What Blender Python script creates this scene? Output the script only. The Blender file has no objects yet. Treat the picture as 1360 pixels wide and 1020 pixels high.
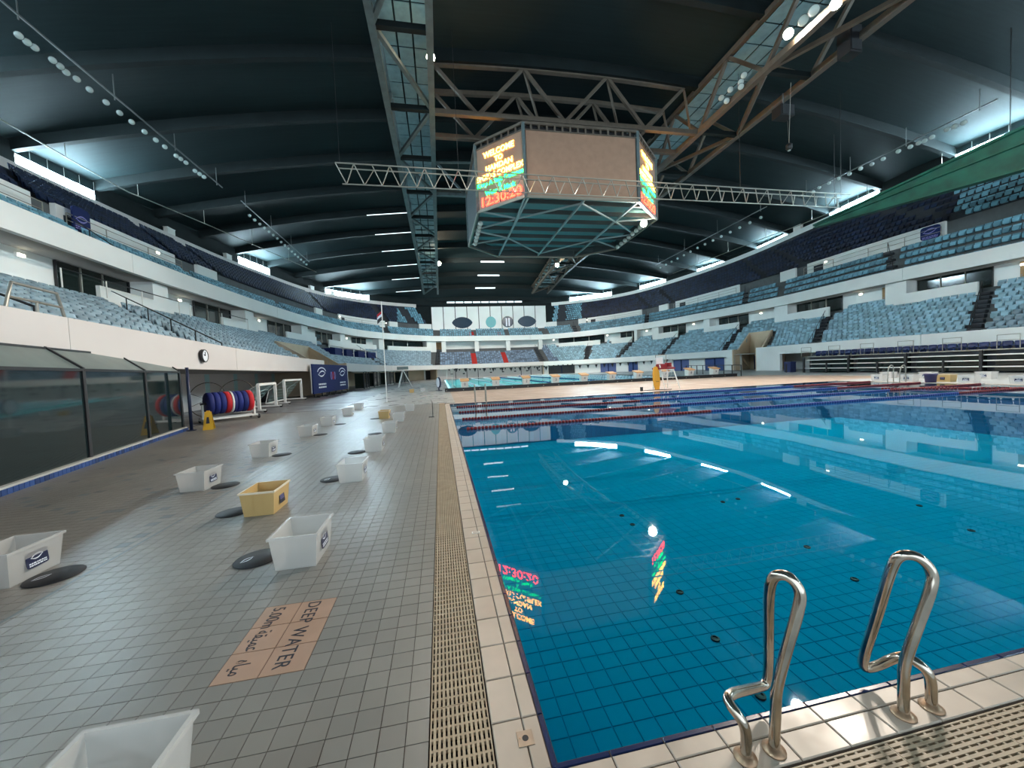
import bpy, bmesh, math, random
import numpy as np
from mathutils import Vector, Matrix
random.seed(7); RNG = np.random.default_rng(7)
S = bpy.context.scene
COL = S.collection

# ------------------------------------------------------------------ camera
F, YAW, PIT, ROL, H = 500.0, 0.1868, 0.041, -0.0441, 1.668      # focal length in pixels of the 1360x1020 frame
_r0 = np.array([math.cos(YAW), -math.sin(YAW), 0.0])
FW = np.array([math.sin(YAW)*math.cos(PIT), math.cos(YAW)*math.cos(PIT), -math.sin(PIT)])
_u0 = np.cross(_r0, FW)
RT = math.cos(ROL)*_r0 + math.sin(ROL)*_u0
UP = -math.sin(ROL)*_r0 + math.cos(ROL)*_u0
EYE = np.array([0, 0, H])
cd = bpy.data.cameras.new('camera'); cam = bpy.data.objects.new('camera', cd); COL.objects.link(cam)
cd.sensor_fit = 'HORIZONTAL'; cd.sensor_width = 36; cd.lens = 36*F/1360; cd.clip_start = .05; cd.clip_end = 400
cam.matrix_world = Matrix(((RT[0], UP[0], -FW[0], 0), (RT[1], UP[1], -FW[1], 0), (RT[2], UP[2], -FW[2], H), (0, 0, 0, 1)))
S.camera = cam
S.view_settings.view_transform = 'Standard'; S.view_settings.look = 'None'
S.view_settings.exposure = 0.78; S.view_settings.gamma = 1.0; S.view_settings.use_curve_mapping = False
# ------------------------------------------------------------------ world: added soft fill light, let in where the closed hall's rear stays unbuilt
W = bpy.data.worlds.new('world'); S.world = W; W.use_nodes = True
W.node_tree.nodes['Background'].inputs[0].default_value = (.80, .92, 1.0, 1)
W.node_tree.nodes['Background'].inputs[1].default_value = 1.5
WINDOW_EMIT, LAMP_EMIT, LAMP_WATT = 110.0, 200.0, 8000.0

# ------------------------------------------------------------------ pixel helpers
def ray(px, py): return RT*(px-680)/F + UP*(510-py)/F + FW
def atz(px, py, z=0.0):
    d = ray(px, py); return EYE + d*(z-H)/d[2]
def atY(px, py, Y):
    d = ray(px, py); return EYE + d*Y/d[1]
def atX(px, py, X):
    d = ray(px, py); return EYE + d*X/d[0]
def project(P):
    d = np.asarray(P, float) - EYE; z = d @ FW
    zz = np.where(z > .05, z, .05)
    return 680+F*(d@RT)/zz, 510-F*(d@UP)/zz, z

# ------------------------------------------------------------------ materials
MATS = {}
def nodes_of(name):
    m = bpy.data.materials.new(name); m.use_nodes = True
    nt = m.node_tree; b = nt.nodes['Principled BSDF']; MATS[name] = m
    return m, nt, b
def mat(name, col, rough=.6, metal=0.0, var=0.0, scale=4.0, bump=0.0, rand=0.0, emit=0.0, alpha=1.0, spec=None, detail=3.0, rvar=0.0, stretch=None, ecol=None):
    if name in MATS: return MATS[name]
    m, nt, b = nodes_of(name); L = nt.links.new
    b.inputs['Base Color'].default_value = (*col, 1); b.inputs['Roughness'].default_value = rough; b.inputs['Metallic'].default_value = metal
    if spec is not None: b.inputs['Specular IOR Level'].default_value = spec
    if alpha < 1: b.inputs['Alpha'].default_value = alpha
    if emit > 0:
        b.inputs['Emission Color'].default_value = (*(ecol or col), 1); b.inputs['Emission Strength'].default_value = emit
    src = None
    if var > 0 or bump > 0 or rvar > 0:
        tc = nt.nodes.new('ShaderNodeNewGeometry'); n = nt.nodes.new('ShaderNodeTexNoise')
        n.inputs['Scale'].default_value = scale; n.inputs['Detail'].default_value = detail
        if stretch:
            mp = nt.nodes.new('ShaderNodeMapping'); mp.inputs['Scale'].default_value = stretch
            L(tc.outputs['Position'], mp.inputs['Vector']); L(mp.outputs[0], n.inputs['Vector'])
        else: L(tc.outputs['Position'], n.inputs['Vector'])
        src = n
    fac = None
    if var > 0:
        r = nt.nodes.new('ShaderNodeMapRange'); r.inputs[1].default_value = .3; r.inputs[2].default_value = .7
        r.inputs[3].default_value = 1-var; r.inputs[4].default_value = 1+var; L(src.outputs['Fac'], r.inputs[0]); fac = r.outputs[0]
    if rand > 0:
        g = nt.nodes.new('ShaderNodeNewGeometry'); oi = nt.nodes.new('ShaderNodeObjectInfo')
        ad = nt.nodes.new('ShaderNodeMath'); ad.operation = 'ADD'; fr = nt.nodes.new('ShaderNodeMath'); fr.operation = 'FRACT'
        L(g.outputs['Random Per Island'], ad.inputs[0]); L(oi.outputs['Random'], ad.inputs[1]); L(ad.outputs[0], fr.inputs[0])
        r = nt.nodes.new('ShaderNodeMapRange'); r.inputs[3].default_value = 1-rand; r.inputs[4].default_value = 1+rand; L(fr.outputs[0], r.inputs[0])
        if fac:
            mu = nt.nodes.new('ShaderNodeMath'); mu.operation = 'MULTIPLY'; L(fac, mu.inputs[0]); L(r.outputs[0], mu.inputs[1]); fac = mu.outputs[0]
        else: fac = r.outputs[0]
    if fac:
        vm = nt.nodes.new('ShaderNodeVectorMath'); vm.operation = 'SCALE'; vm.inputs[0].default_value = col; L(fac, vm.inputs['Scale']); L(vm.outputs[0], b.inputs['Base Color'])
    if rvar > 0:
        r = nt.nodes.new('ShaderNodeMapRange'); r.inputs[1].default_value = .3; r.inputs[2].default_value = .7
        r.inputs[3].default_value = max(.02, rough-rvar); r.inputs[4].default_value = min(1, rough+rvar); L(src.outputs['Fac'], r.inputs[0]); L(r.outputs[0], b.inputs['Roughness'])
    if bump > 0:
        bp = nt.nodes.new('ShaderNodeBump'); bp.inputs['Strength'].default_value = bump; bp.inputs['Distance'].default_value = .02
        L(src.outputs['Fac'], bp.inputs['Height']); L(bp.outputs[0], b.inputs['Normal'])
    return m
def mat_brick(name, col, grout, w, h, mortar, rough=.45, var=.08):
    m, nt, b = nodes_of(name); L = nt.links.new
    g = nt.nodes.new('ShaderNodeNewGeometry'); t = nt.nodes.new('ShaderNodeTexBrick')
    L(g.outputs['Position'], t.inputs['Vector']); t.offset = 0
    t.inputs['Scale'].default_value = 1; t.inputs['Brick Width'].default_value = w; t.inputs['Row Height'].default_value = h
    t.inputs['Mortar Size'].default_value = mortar
    t.inputs['Color1'].default_value = (*[c*(1-var) for c in col], 1); t.inputs['Color2'].default_value = (*[c*(1+var) for c in col], 1); t.inputs['Mortar'].default_value = (*grout, 1)
    L(t.outputs['Color'], b.inputs['Base Color'])
    n = nt.nodes.new('ShaderNodeTexNoise'); n.inputs['Scale'].default_value = .7; L(g.outputs['Position'], n.inputs['Vector'])
    r = nt.nodes.new('ShaderNodeMapRange'); r.inputs[1].default_value = .3; r.inputs[2].default_value = .7; r.inputs[3].default_value = rough-.12; r.inputs[4].default_value = rough+.1
    L(n.outputs['Fac'], r.inputs[0]); L(r.outputs[0], b.inputs['Roughness'])
    return m
def mat_water(name, tint, bump=.02, scale=.9, ior=1.33):
    m = bpy.data.materials.new(name); m.use_nodes = True; nt = m.node_tree; nt.nodes.clear(); L = nt.links.new
    o = nt.nodes.new('ShaderNodeOutputMaterial'); mx = nt.nodes.new('ShaderNodeMixShader'); tr = nt.nodes.new('ShaderNodeBsdfTransparent'); gl = nt.nodes.new('ShaderNodeBsdfGlossy')
    fr = nt.nodes.new('ShaderNodeFresnel'); fr.inputs[0].default_value = ior
    tr.inputs[0].default_value = (*tint, 1); gl.inputs['Roughness'].default_value = .015; gl.inputs['Color'].default_value = (.92, .97, 1, 1)
    g = nt.nodes.new('ShaderNodeNewGeometry'); n = nt.nodes.new('ShaderNodeTexNoise'); n.inputs['Scale'].default_value = scale; n.inputs['Detail'].default_value = 1.5
    L(g.outputs['Position'], n.inputs['Vector']); b = nt.nodes.new('ShaderNodeBump'); b.inputs['Strength'].default_value = bump; b.inputs['Distance'].default_value = .1
    L(n.outputs['Fac'], b.inputs['Height']); L(b.outputs[0], gl.inputs['Normal'])
    L(fr.outputs[0], mx.inputs[0]); L(tr.outputs[0], mx.inputs[1]); L(gl.outputs[0], mx.inputs[2]); L(mx.outputs[0], o.inputs[0])
    MATS[name] = m; return m

mat('deck_tile', (.195, .184, .165), .36, var=.10, scale=.6, rand=.08, rvar=.05)
mat('deck_tile_dark', (.13, .155, .165), .4, rand=.2)
mat('grout', (.055, .038, .029), .9)
mat('peach', (.36, .225, .155), .45, rand=.05, var=.06, scale=6)
mat('ink', (.012, .014, .025), .5)
mat_brick('deck_far', (.30, .30, .29), (.18, .17, .165), .122, .118, .004, .34)
mat_brick('deck_slate', (.15, .155, .17), (.11, .115, .125), .3, .3, .004, .40)
mat_brick('deck_beige', (.40, .31, .25), (.29, .22, .175), .6, .6, .01, .5)
mat_brick('deck_grey', (.38, .41, .42), (.3, .32, .33), .5, .5, .008, .45)
mat('coping', (.46, .38, .31), .38, rand=.06, var=.08, scale=5, rvar=.1)
mat('navy_tile', (.004, .014, .065), .25, rand=.15)
mat('grate', (.36, .28, .19), .5, var=.12, scale=8)
mat('gutter_dark', (.012, .011, .01), .9)
mat('steel', (.55, .50, .43), .16, metal=1.0, var=.25, scale=9, rvar=.08)
mat('flange', (.42, .27, .17), .4, metal=.7, var=.3, scale=30)
mat('plate', (.36, .29, .23), .4, metal=.6, var=.1, scale=20)
mat('pool_tile', (.0, .365, .58), .5, rand=.03, spec=0.0)
mat('pool_grout', (.0, .30, .51), .8, spec=0.0)
mat_brick('pool_wall', (.0, .365, .58), (.0, .30, .51), .25, .25, .012, .4)
mat_brick('pool_bright', (.16, .78, .84), (.12, .6, .7), .6, .6, .012, .4)
mat_water('water', (.52, .90, .95), .012, .8)
mat_water('water_far', (.8, 1.0, 1.0), .05, 1.2, 1.03)
mat('black_rubber', (.007, .008, .011), .55, var=.2, scale=20)
mat('black_metal', (.012, .012, .014), .45)
mat('white_wall', (.64, .595, .57), .6, var=.03, scale=.5)
mat('white_panel', (.80, .83, .81), .6, var=.03, scale=.5)
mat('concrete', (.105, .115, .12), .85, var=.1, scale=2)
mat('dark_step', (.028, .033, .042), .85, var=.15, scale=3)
mat('tan_wall', (.60, .47, .33), .7, var=.05, scale=1)
mat('red_carpet', (.42, .03, .025), .9)
mat('wood_door', (.33, .20, .09), .6, var=.15, scale=6, stretch=(6, 6, .6))
mat('suite_glass', (.012, .02, .018), .08, spec=.6)
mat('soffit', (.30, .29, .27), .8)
mat('seat_grey', (.255, .36, .425), .45, rand=.28)
mat('seat_pale', (.24, .42, .51), .45, rand=.36)
mat('seat_blue', (.15, .34, .44), .45, rand=.42)
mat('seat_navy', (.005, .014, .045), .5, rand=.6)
mat('seat_vip', (.13, .20, .29), .5, rand=.55)
mat('navy_fold', (.006, .022, .10), .5, rand=.15)
mat('roof', (.010, .0215, .024), .75, spec=.2, var=.12, scale=1.5, stretch=(.12, 3, 1))
mat('rib', (.007, .012, .013), .75, spec=.2, var=.15, scale=1)
mat('truss_steel', (.085, .12, .125), .55, var=.2, scale=2)
mat('truss_warm', (.095, .076, .058), .55, var=.15, scale=2)
mat('truss_panel', (.13, .22, .24), .6, var=.15, scale=2)
mat('alu', (.30, .285, .245), .4, metal=.5)
mat('board_frame', (.045, .06, .065), .5)
mat('board_panel', (.11, .29, .33), .6)
mat('belly_steel', (.30, .40, .43), .5)
mat('led_black', (.31, .19, .13), .38, var=.08, scale=2)
mat('led_yellow', (1, .44, .035), .5, emit=20)
mat('led_green', (.01, 1, .12), .5, emit=7)
mat('led_red', (1, .02, .008), .5, emit=16)
mat('daylight', (.62, .87, 1.0), .5, emit=WINDOW_EMIT)
mat('pale_glow', (.8, .95, 1.0), .5, emit=.9)  # end clerestory daylight, and lit beam edges painted as glow on the ribs
mat('lamp_lit', (1, .80, .55), .5, emit=LAMP_EMIT)
mat('wall_lamp', (1, .95, .72), .5, emit=7.0)
mat('lamp_lens', (.42, .50, .48), .25)
mat('lamp_body', (.10, .11, .11), .5)
mat('crate_clear', (.68, .67, .65), .30, alpha=.38)
mat('crate_cream', (.56, .38, .155), .45)
mat('crate_cream_light', (.72, .62, .46), .45)
mat('label_navy', (.004, .010, .05), .4)
mat('label_white', (.75, .8, .88), .5)
mat('white_paint', (.80, .79, .75), .45)
mat('booth_glass', (.010, .020, .022), .05, spec=.7)
mat('awning_glass', (.16, .20, .19), .35, var=.15, scale=1.5)
mat('plinth', (.40, .40, .38), .6)
mat('mosaic', (.02, .055, .19), .35, rand=.5)
mat('blue_pole', (.005, .014, .05), .4)
mat('teal_paint', (.42, .66, .66), .6)
mat('float_red', (.15, .006, .012), .45)
mat('float_blue', (.012, .045, .22), .45)
mat('foam_blue', (.008, .018, .15), .7, rand=.3)
mat('foam_red', (.50, .012, .02), .7, rand=.2)
mat('yellow_sign', (.70, .38, .010), .5)
mat('orange_board', (.80, .36, .02), .5)
mat('red_seat', (.28, .012, .016), .5)
mat('banner_blue', (.010, .020, .10), .6, spec=.15)
mat('lilac', (.25, .23, .55), .6)
mat('green_beam', (.012, .13, .09), .5, var=.3, scale=1)
mat('purple', (.05, .04, .11), .6)
mat('bin_blue', (.018, .03, .12), .5)
mat('door_blue', (.02, .06, .22), .5)
mat('clock_face', (.85, .88, .92), .4)
mat('flag_red', (.45, .02, .03), .8)
mat('block_orange', (.62, .36, .17), .5)
mat('oval_navy', (.012, .035, .065), .25)
mat('oval_teal', (.12, .42, .45), .35)
mat('curtain', (.09, .13, .30), .8)
mat('tshirt', (.85, .85, .85), .9)
mat('black_bin', (.015, .015, .018), .6)

# ------------------------------------------------------------------ geometry helpers
def link(o, parent=None):
    COL.objects.link(o)
    if parent is not None: o.parent = parent
    return o
def make_mesh(name, V, Fc, m, smooth=False):
    me = bpy.data.meshes.new(name)
    me.from_pydata([tuple(map(float, v)) for v in V], [], [tuple(int(i) for i in f) for f in Fc])
    me.materials.append(MATS[m])
    me.polygons.foreach_set('use_smooth', [bool(smooth)]*len(me.polygons))
    me.update(); return me
def np_mesh(name, V, Q, m, smooth=False):
    """all-quad mesh from numpy arrays"""
    me = bpy.data.meshes.new(name); V = np.asarray(V, np.float32); Q = np.asarray(Q, np.int32)
    me.vertices.add(len(V)); me.vertices.foreach_set('co', V.ravel())
    me.loops.add(Q.size); me.loops.foreach_set('vertex_index', Q.ravel())
    me.polygons.add(len(Q)); me.polygons.foreach_set('loop_start', np.arange(0, Q.size, 4, dtype=np.int32))
    me.materials.append(MATS[m])
    me.polygons.foreach_set('use_smooth', np.full(len(Q), bool(smooth)))
    me.update(calc_edges=True); me.validate(); return me
BOXV = np.array([(x, y, z) for z in (-.5, .5) for y in (-.5, .5) for x in (-.5, .5)], float)
BOXF = np.array([(0, 2, 3, 1), (4, 5, 7, 6), (0, 1, 5, 4), (2, 6, 7, 3), (0, 4, 6, 2), (1, 3, 7, 5)])
class MB:
    def __init__(s): s.V = []; s.F = []
    def add(s, V, Fc):
        n = len(s.V); s.V += [tuple(map(float, v)) for v in V]; s.F += [tuple(int(i)+n for i in f) for f in Fc]; return s
    def box(s, c, d, rz=0.0, M=None):
        V = BOXV*np.array(d)
        if M is not None: V = V @ np.array(M).T
        if rz:
            a, b = math.cos(rz), math.sin(rz); V = np.stack([V[:, 0]*a-V[:, 1]*b, V[:, 0]*b+V[:, 1]*a, V[:, 2]], -1)
        return s.add(V+np.array(c), BOXF)
    def b2(s, lo, hi): return s.box([(a+b)/2 for a, b in zip(lo, hi)], [abs(b-a) for a, b in zip(lo, hi)])
    def bar(s, a, b, w, h=None):
        a, b = np.array(a, float), np.array(b, float); d = b-a; l = np.linalg.norm(d); d = d/l; h = h or w
        up = np.array([0, 0, 1.]) if abs(d[2]) < .95 else np.array([1., 0, 0])
        x = np.cross(up, d); x /= np.linalg.norm(x); y = np.cross(d, x)
        V = BOXV*np.array([w, h, l]); V = V[:, :1]*x + V[:, 1:2]*y + V[:, 2:]*d
        return s.add(V+(a+b)/2, BOXF)
    def tube(s, pts, r, n=8, closed=False, cap=True):
        P = [np.array(p, float) for p in pts]; R_ = r if hasattr(r, '__len__') else [r]*len(P)
        m = len(P); rings = []; prev = None
        for i in range(m):
            if closed: t = P[(i+1) % m]-P[i-1]
            else: t = P[min(i+1, m-1)]-P[max(i-1, 0)]
            t = t/np.linalg.norm(t)
            if prev is None:
                up = np.array([0, 0, 1.]) if abs(t[2]) < .9 else np.array([1., 0, 0]); x = np.cross(up, t)
            else: x = prev - t*np.dot(prev, t)
            x /= np.linalg.norm(x); prev = x; y = np.cross(t, x)
            rings.append([P[i]+R_[i]*(x*math.cos(2*math.pi*k/n)+y*math.sin(2*math.pi*k/n)) for k in range(n)])
        V = [v for g in rings for v in g]; Fc = []
        for i in range(m if closed else m-1):
            j = (i+1) % m
            for k in range(n): Fc.append((i*n+k, i*n+(k+1) % n, j*n+(k+1) % n, j*n+k))
        if cap and not closed: Fc += [tuple(range(n-1, -1, -1)), tuple((m-1)*n+k for k in range(n))]
        return s.add(V, Fc)
    def lathe(s, prof, c=(0, 0, 0), n=20, axis='z'):
        V = []; Fc = []; m = len(prof)
        for r, z in prof:
            for k in range(n):
                a = 2*math.pi*k/n; p = (r*math.cos(a), r*math.sin(a), z)
                if axis == 'x': p = (p[2], p[0], p[1])
                if axis == 'y': p = (p[0], p[2], p[1])
                V.append(np.array(p)+np.array(c))
        for i in range(m-1):
            for k in range(n): Fc.append((i*n+k, i*n+(k+1) % n, (i+1)*n+(k+1) % n, (i+1)*n+k))
        if prof[0][0] > 1e-6: Fc.append(tuple(range(n-1, -1, -1)))
        if prof[-1][0] > 1e-6: Fc.append(tuple((m-1)*n+k for k in range(n)))
        return s.add(V, Fc)
    def prism(s, poly, z0, z1):
        n = len(poly); V = [(x, y, z0) for x, y in poly]+[(x, y, z1) for x, y in poly]
        return s.add(V, [tuple(range(n-1, -1, -1)), tuple(range(n, 2*n))]+[(i, (i+1) % n, n+(i+1) % n, n+i) for i in range(n)])
    def mesh(s, name, m, smooth=False): return make_mesh(name, s.V, s.F, m, smooth)
    def build(s, name, m, parent=None, smooth=False, loc=None, local=False):
        """vertices are in world space unless local; parents only translate"""
        off = np.array(parent.location) if (parent is not None and not local) else np.zeros(3)
        if parent is not None and parent.parent is not None and not local: off = off+np.array(parent.parent.location)
        V = [tuple(np.array(v)-off) for v in s.V]
        o = bpy.data.objects.new(name, make_mesh(name, V, s.F, m, smooth)); link(o, parent)
        if loc is not None: o.location = loc
        return o
UNIT = {}
def bar(name, a, b, w, h, m, parent):
    """one straight member as an object of its own; alike members share one mesh"""
    if m not in UNIT: UNIT[m] = make_mesh('bar_'+m, BOXV, BOXF, m)
    a, b = np.array(a, float), np.array(b, float); d = b-a; l = np.linalg.norm(d); d = d/l
    up = np.array([0, 0, 1.]) if abs(d[2]) < .95 else np.array([1., 0, 0])
    x = np.cross(up, d); x /= np.linalg.norm(x); y = np.cross(d, x); c = (a+b)/2
    if parent is not None:
        q = parent
        while q is not None: c = c-np.array(q.location); q = q.parent
    o = bpy.data.objects.new(name, UNIT[m]); link(o, parent)
    o.matrix_local = Matrix(((x[0]*w, y[0]*h, d[0]*l, c[0]), (x[1]*w, y[1]*h, d[1]*l, c[1]), (x[2]*w, y[2]*h, d[2]*l, c[2]), (0, 0, 0, 1)))
    return o
def tag(o, label=None, cat=None, group=None, kind=None):
    if label: o['label'] = label
    if cat: o['category'] = cat
    if group: o['group'] = group
    if kind: o['kind'] = kind
    return o
def thing(name, label, cat, loc=(0, 0, 0), group=None, rz=0.0, kind=None):
    o = bpy.data.objects.new(name, None); COL.objects.link(o); o.location = tuple(map(float, loc)); o.rotation_euler = (0, 0, rz)
    o.empty_display_size = .2
    return tag(o, label, cat, group, kind)
def child_mesh(name, me, parent, loc=(0, 0, 0), rot=(0, 0, 0)):
    o = bpy.data.objects.new(name, me); link(o, parent); o.location = tuple(map(float, loc)); o.rotation_euler = rot; return o
def copy_tree(o, parent=None):
    c = o.copy(); COL.objects.link(c); c.parent = parent
    for k in list(o.children): copy_tree(k, c)
    return c
def text(name, s, size, m, M, parent=None, align='CENTER', ext=.002, spacing=1.0, sx=1.0, width=None, bold=0.0):
    cu = bpy.data.curves.new(name, 'FONT'); cu.body = s; cu.size = size; cu.align_x = align; cu.align_y = 'CENTER'; cu.extrude = ext; cu.space_character = spacing
    cu.resolution_u = 3; cu.materials.append(MATS[m])
    cu.offset = bold
    tmp = bpy.data.objects.new(name, cu); COL.objects.link(tmp); bpy.context.view_layer.update()
    me = bpy.data.meshes.new_from_object(tmp.evaluated_get(bpy.context.evaluated_depsgraph_get())); bpy.data.objects.remove(tmp); me.name = name
    xs_ = [v.co.x for v in me.vertices]
    if width and xs_: sx = width/(max(xs_)-min(xs_))
    if not me.materials: me.materials.append(MATS[m])
    o = bpy.data.objects.new(name, me); link(o, parent)
    o.matrix_local = Matrix(M) @ Matrix.Diagonal((sx, 1, 1, 1)); return o
def frame_M(o, x, y):
    x = np.array(x, float); x /= np.linalg.norm(x); y = np.array(y, float); y = y-x*np.dot(x, y); y /= np.linalg.norm(y); z = np.cross(x, y)
    return ((x[0], y[0], z[0], o[0]), (x[1], y[1], z[1], o[1]), (x[2], y[2], z[2], o[2]), (0, 0, 0, 1))
def structure(name, label, cat, loc=(0, 0, 0)): return thing(name, label, cat, loc, kind='structure')

# ================================================================== POOL AND DECK
PX0, PX1, PY0, PY1 = .403, 24.5, 1.474, 19.44        # main pool, water edge
GX0, GX1 = -.135, .150                               # drain grating along the left edge
QX0, QX1, QY0, QY1 = 1.2, 27.0, 31.4, 80.0           # far pool
TW, TL_ = .1219, .1181
PEX, PEY = -.8498, 2.9917                            # far right corner of the peach panel

floor = structure('floor', 'grey tiled pool deck around the swimming pools', 'floor')
fl = MB()
for lo, hi in (((-9.4, -1.5, -.2), (GX0, 20.2, -.005)),):
    fl.b2(lo, hi)
fl.build('floor_slab', 'grout', floor)
def slab(name, rects, m, z0=-.2):
    b = MB()
    for x0, x1, y0, y1, z in rects: b.b2((x0, y0, z0), (x1, y1, z))
    return b.build(name, m, floor)
slab('deck_walk', [(-5.2, GX0, 20.2, 90, 0), (GX0, QX0-.5, 20.2, 90, 0), (-9.4, -5.2, -4, -1.5, 0)], 'deck_far')
slab('deck_walk', [(-16, -9.4, -4, 92, 0), (-9.4, -5.2, 20.2, 92, 0)], 'deck_slate')
slab('deck_strip', [(QX0-.5, 26.5, PY1+.30, QY0, 0), (26.5, 30.5, PY1+.3, QY0, 0)], 'deck_beige')
slab('deck_side', [(PX1+.3, 46, -4, PY1+.3, 0), (30.5, 46, PY1+.3, QY0, 0), (QX1, 46, QY0, 92, 0), (QX0-.5, QX1, QY1, 92, 0), (GX0, PX1+.3, -4, .95, 0), (6.3, PX1+.3, .95, 1.245, 0)], 'deck_grey')
slab('gutter_bed', [(GX0, GX1, .5, 20.2, -.12), (GX1, 6.3, .95, 1.245, -.12)], 'gutter_dark', -.4)

# deck tiles: those that show largest are parts of their own, the others one field
tile_me = MB().b2((.0022, .0022, -.004), (TW-.0022, TL_-.0022, 0)).mesh('deck_tile', 'deck_tile')
tiles = []
ncol = int((GX0-PEX)/TW)
cols = [(PEX+i*TW, TW) for i in range(ncol)] + [(PEX+ncol*TW, GX0-PEX-ncol*TW)] + [(PEX-(i+1)*TW, TW) for i in range(int((9.3+PEX)/TW))]
rows = [PEY+(j)*TL_ for j in range(-30, 145)]
peach_x, peach_y = PEX-2*.2438, PEY-3*.2362
for x0, w in cols:
    for y0 in rows:
        if x0 > peach_x-.01 and x0 < PEX-.01 and y0 > peach_y-.01 and y0 < PEY-.01: continue
        tiles.append((x0, y0, w))
T = np.array(tiles); px, py, dz = project(np.stack([T[:, 0]+TW/2, T[:, 1]+TL_/2, 0*T[:, 0]], -1))
vis = (px > -10) & (px < 1370) & (py < 1030) & (dz > .3)
size = np.where(vis, T[:, 2]/dz**2, 0)
order = np.argsort(-size); near = set(order[:290].tolist())
for i in near:
    x0, y0, w = T[i]
    o = child_mesh('tile', tile_me, floor, (x0, y0, 0));
    if w < TW-.001: o.scale = (w/TW, 1, 1)
rest = np.array([i for i in range(len(T)) if i not in near and (vis[i] or dz[i] > .2)])
def tile_field(idx, name, m, parent, dx=TW, dy=TL_, top=0.0, bot=-.004, gap=.0022):
    A = T[idx]; x0, y0 = A[:, 0]+gap, A[:, 1]+gap; x1, y1 = A[:, 0]+A[:, 2]-gap, A[:, 1]+dy-gap
    V = np.stack([np.stack([a, b, 0*a+c], -1) for c in (bot, top) for a, b in ((x0, y0), (x1, y0), (x1, y1), (x0, y1))], 1).reshape(-1, 3)
    n = np.arange(len(A))[:, None]*8
    Q = np.concatenate([n+np.array([q]) for q in ((4, 5, 6, 7), (0, 1, 5, 4), (1, 2, 6, 5), (2, 3, 7, 6), (3, 0, 4, 7))])
    o = bpy.data.objects.new(name, np_mesh(name, V, Q, m)); link(o, parent); o['kind'] = 'stuff'; return o
dark = (RNG.random(len(rest)) < .05) & (T[rest, 0] < -3.3) & (T[rest, 0] > -7) & (T[rest, 1] < 11)
tile_field(rest[~dark], 'tile_field', 'deck_tile', floor); tile_field(rest[dark], 'dark_tile_field', 'deck_tile_dark', floor)
# open joint running along the deck
MB().b2((-3.22, -1, -.004), (-3.19, 20, .0008)).build('movement_joint', 'deck_tile_dark', floor)
# peach depth marking panel
panel = thing('depth_marking', 'peach floor tiles lettered DEEP WATER 5.00m set into the grey deck', 'floor sign', (PEX-.2438, PEY-.354, 0))
pm = MB().b2((.003, .003, -.004), (.2408, .2332, .0012)).mesh('peach_tile', 'peach')
for i in range(2):
    for j in range(3): child_mesh('tile', pm, panel, (peach_x+i*.2438-panel.location.x, peach_y+j*.2362-panel.location.y, 0))
def floor_text(s, x, y, size, spacing=1.0, sx=1.0):
    return text('lettering', s, size, 'ink', frame_M((x-panel.location.x, y-panel.location.y, .0022), (0, -1, 0), (1, 0, 0)), panel, 'LEFT', .0006, spacing, sx)
floor_text('DEEP WATER', -1.0, 2.975, .125, 1.12, .80)
floor_text('5.00m', -1.235, 2.965, .12, 1.0, .78)
floor_text('\uFE94\uFED8\uFEF4\uFEE4\uFECB', -1.235, 2.715, .125, 1.0, .62)
floor_text('\uFEE9\uFE8E\uFEF4\uFEE3', -1.235, 2.455, .125, 1.0, .62)

# coping: two rows of pale tiles and a navy nosing along the water edge
coping = structure('trim_1', 'pale tiled coping with a navy edge strip around the main pool', 'coping')
def boxmesh(name, dx, dy, z0, z1, m, g=.0025):
    b = MB(); c = .004
    b.add([(g, g, z0), (dx-g, g, z0), (dx-g, dy-g, z0), (g, dy-g, z0), (g, g, z1-c), (dx-g, g, z1-c), (dx-g, dy-g, z1-c), (g, dy-g, z1-c),
           (g+c, g+c, z1), (dx-g-c, g+c, z1), (dx-g-c, dy-g-c, z1), (g+c, dy-g-c, z1)],
          [(3, 2, 1, 0), (0, 1, 5, 4), (1, 2, 6, 5), (2, 3, 7, 6), (3, 0, 4, 7), (4, 5, 9, 8), (5, 6, 10, 9), (6, 7, 11, 10), (7, 4, 8, 11), (8, 9, 10, 11)])
    return b.mesh(name, m)
CW1, CW2, CN1 = .145, .078, .118                                # widths of the two coping rows
c1 = boxmesh('coping_tile', CW1, .2505, -.03, .004, 'coping'); c2 = boxmesh('coping_tile', CW2, .2505, -.03, .004, 'coping')
cn = boxmesh('edge_tile', .030, .2505, -.05, .001, 'navy_tile')
r1 = boxmesh('coping_tile', .2505, CN1, -.03, .004, 'coping'); r2 = boxmesh('coping_tile', .2505, CW2, -.03, .004, 'coping'); rn = boxmesh('edge_tile', .2505, .030, -.05, .001, 'navy_tile')
MB().b2((GX1, 1.245, -.3), (PX0, 20.2, -.004)).b2((GX1, 1.245, -.3), (7, PY0, -.004)).build('coping_bed', 'grout', coping)
y = PY0
for j in range(72):
    yy = PY0-.02+j*.2505
    child_mesh('coping_tile', c1, coping, (GX1, yy, 0)); child_mesh('coping_tile', c2, coping, (GX1+CW1, yy, 0)); child_mesh('edge_tile', cn, coping, (PX0-.030, yy, 0))
for i in range(-1, 18):
    xx = PX0+i*.2505-.02
    child_mesh('coping_tile', r1, coping, (xx, PY0-.030-CN1-CW2, 0)); child_mesh('coping_tile', r2, coping, (xx, PY0-.030-CW2, 0))
    if i >= 0: child_mesh('edge_tile', rn, coping, (xx, PY0-.030, 0))
far_edge = MB().b2((PX0-.2, PY1, -.3), (PX1+.3, PY1+.30, .003)).b2((PX1, 1.2, -.3), (PX1+.3, PY1, .003)).b2((7, 1.245, -.3), (PX1+.3, PY0, .003)).build('coping_border', 'coping', coping)
MB().b2((PX0, PY1-.03, -.05), (PX1, PY1, .001)).build('edge_strip', 'navy_tile', coping)

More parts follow.
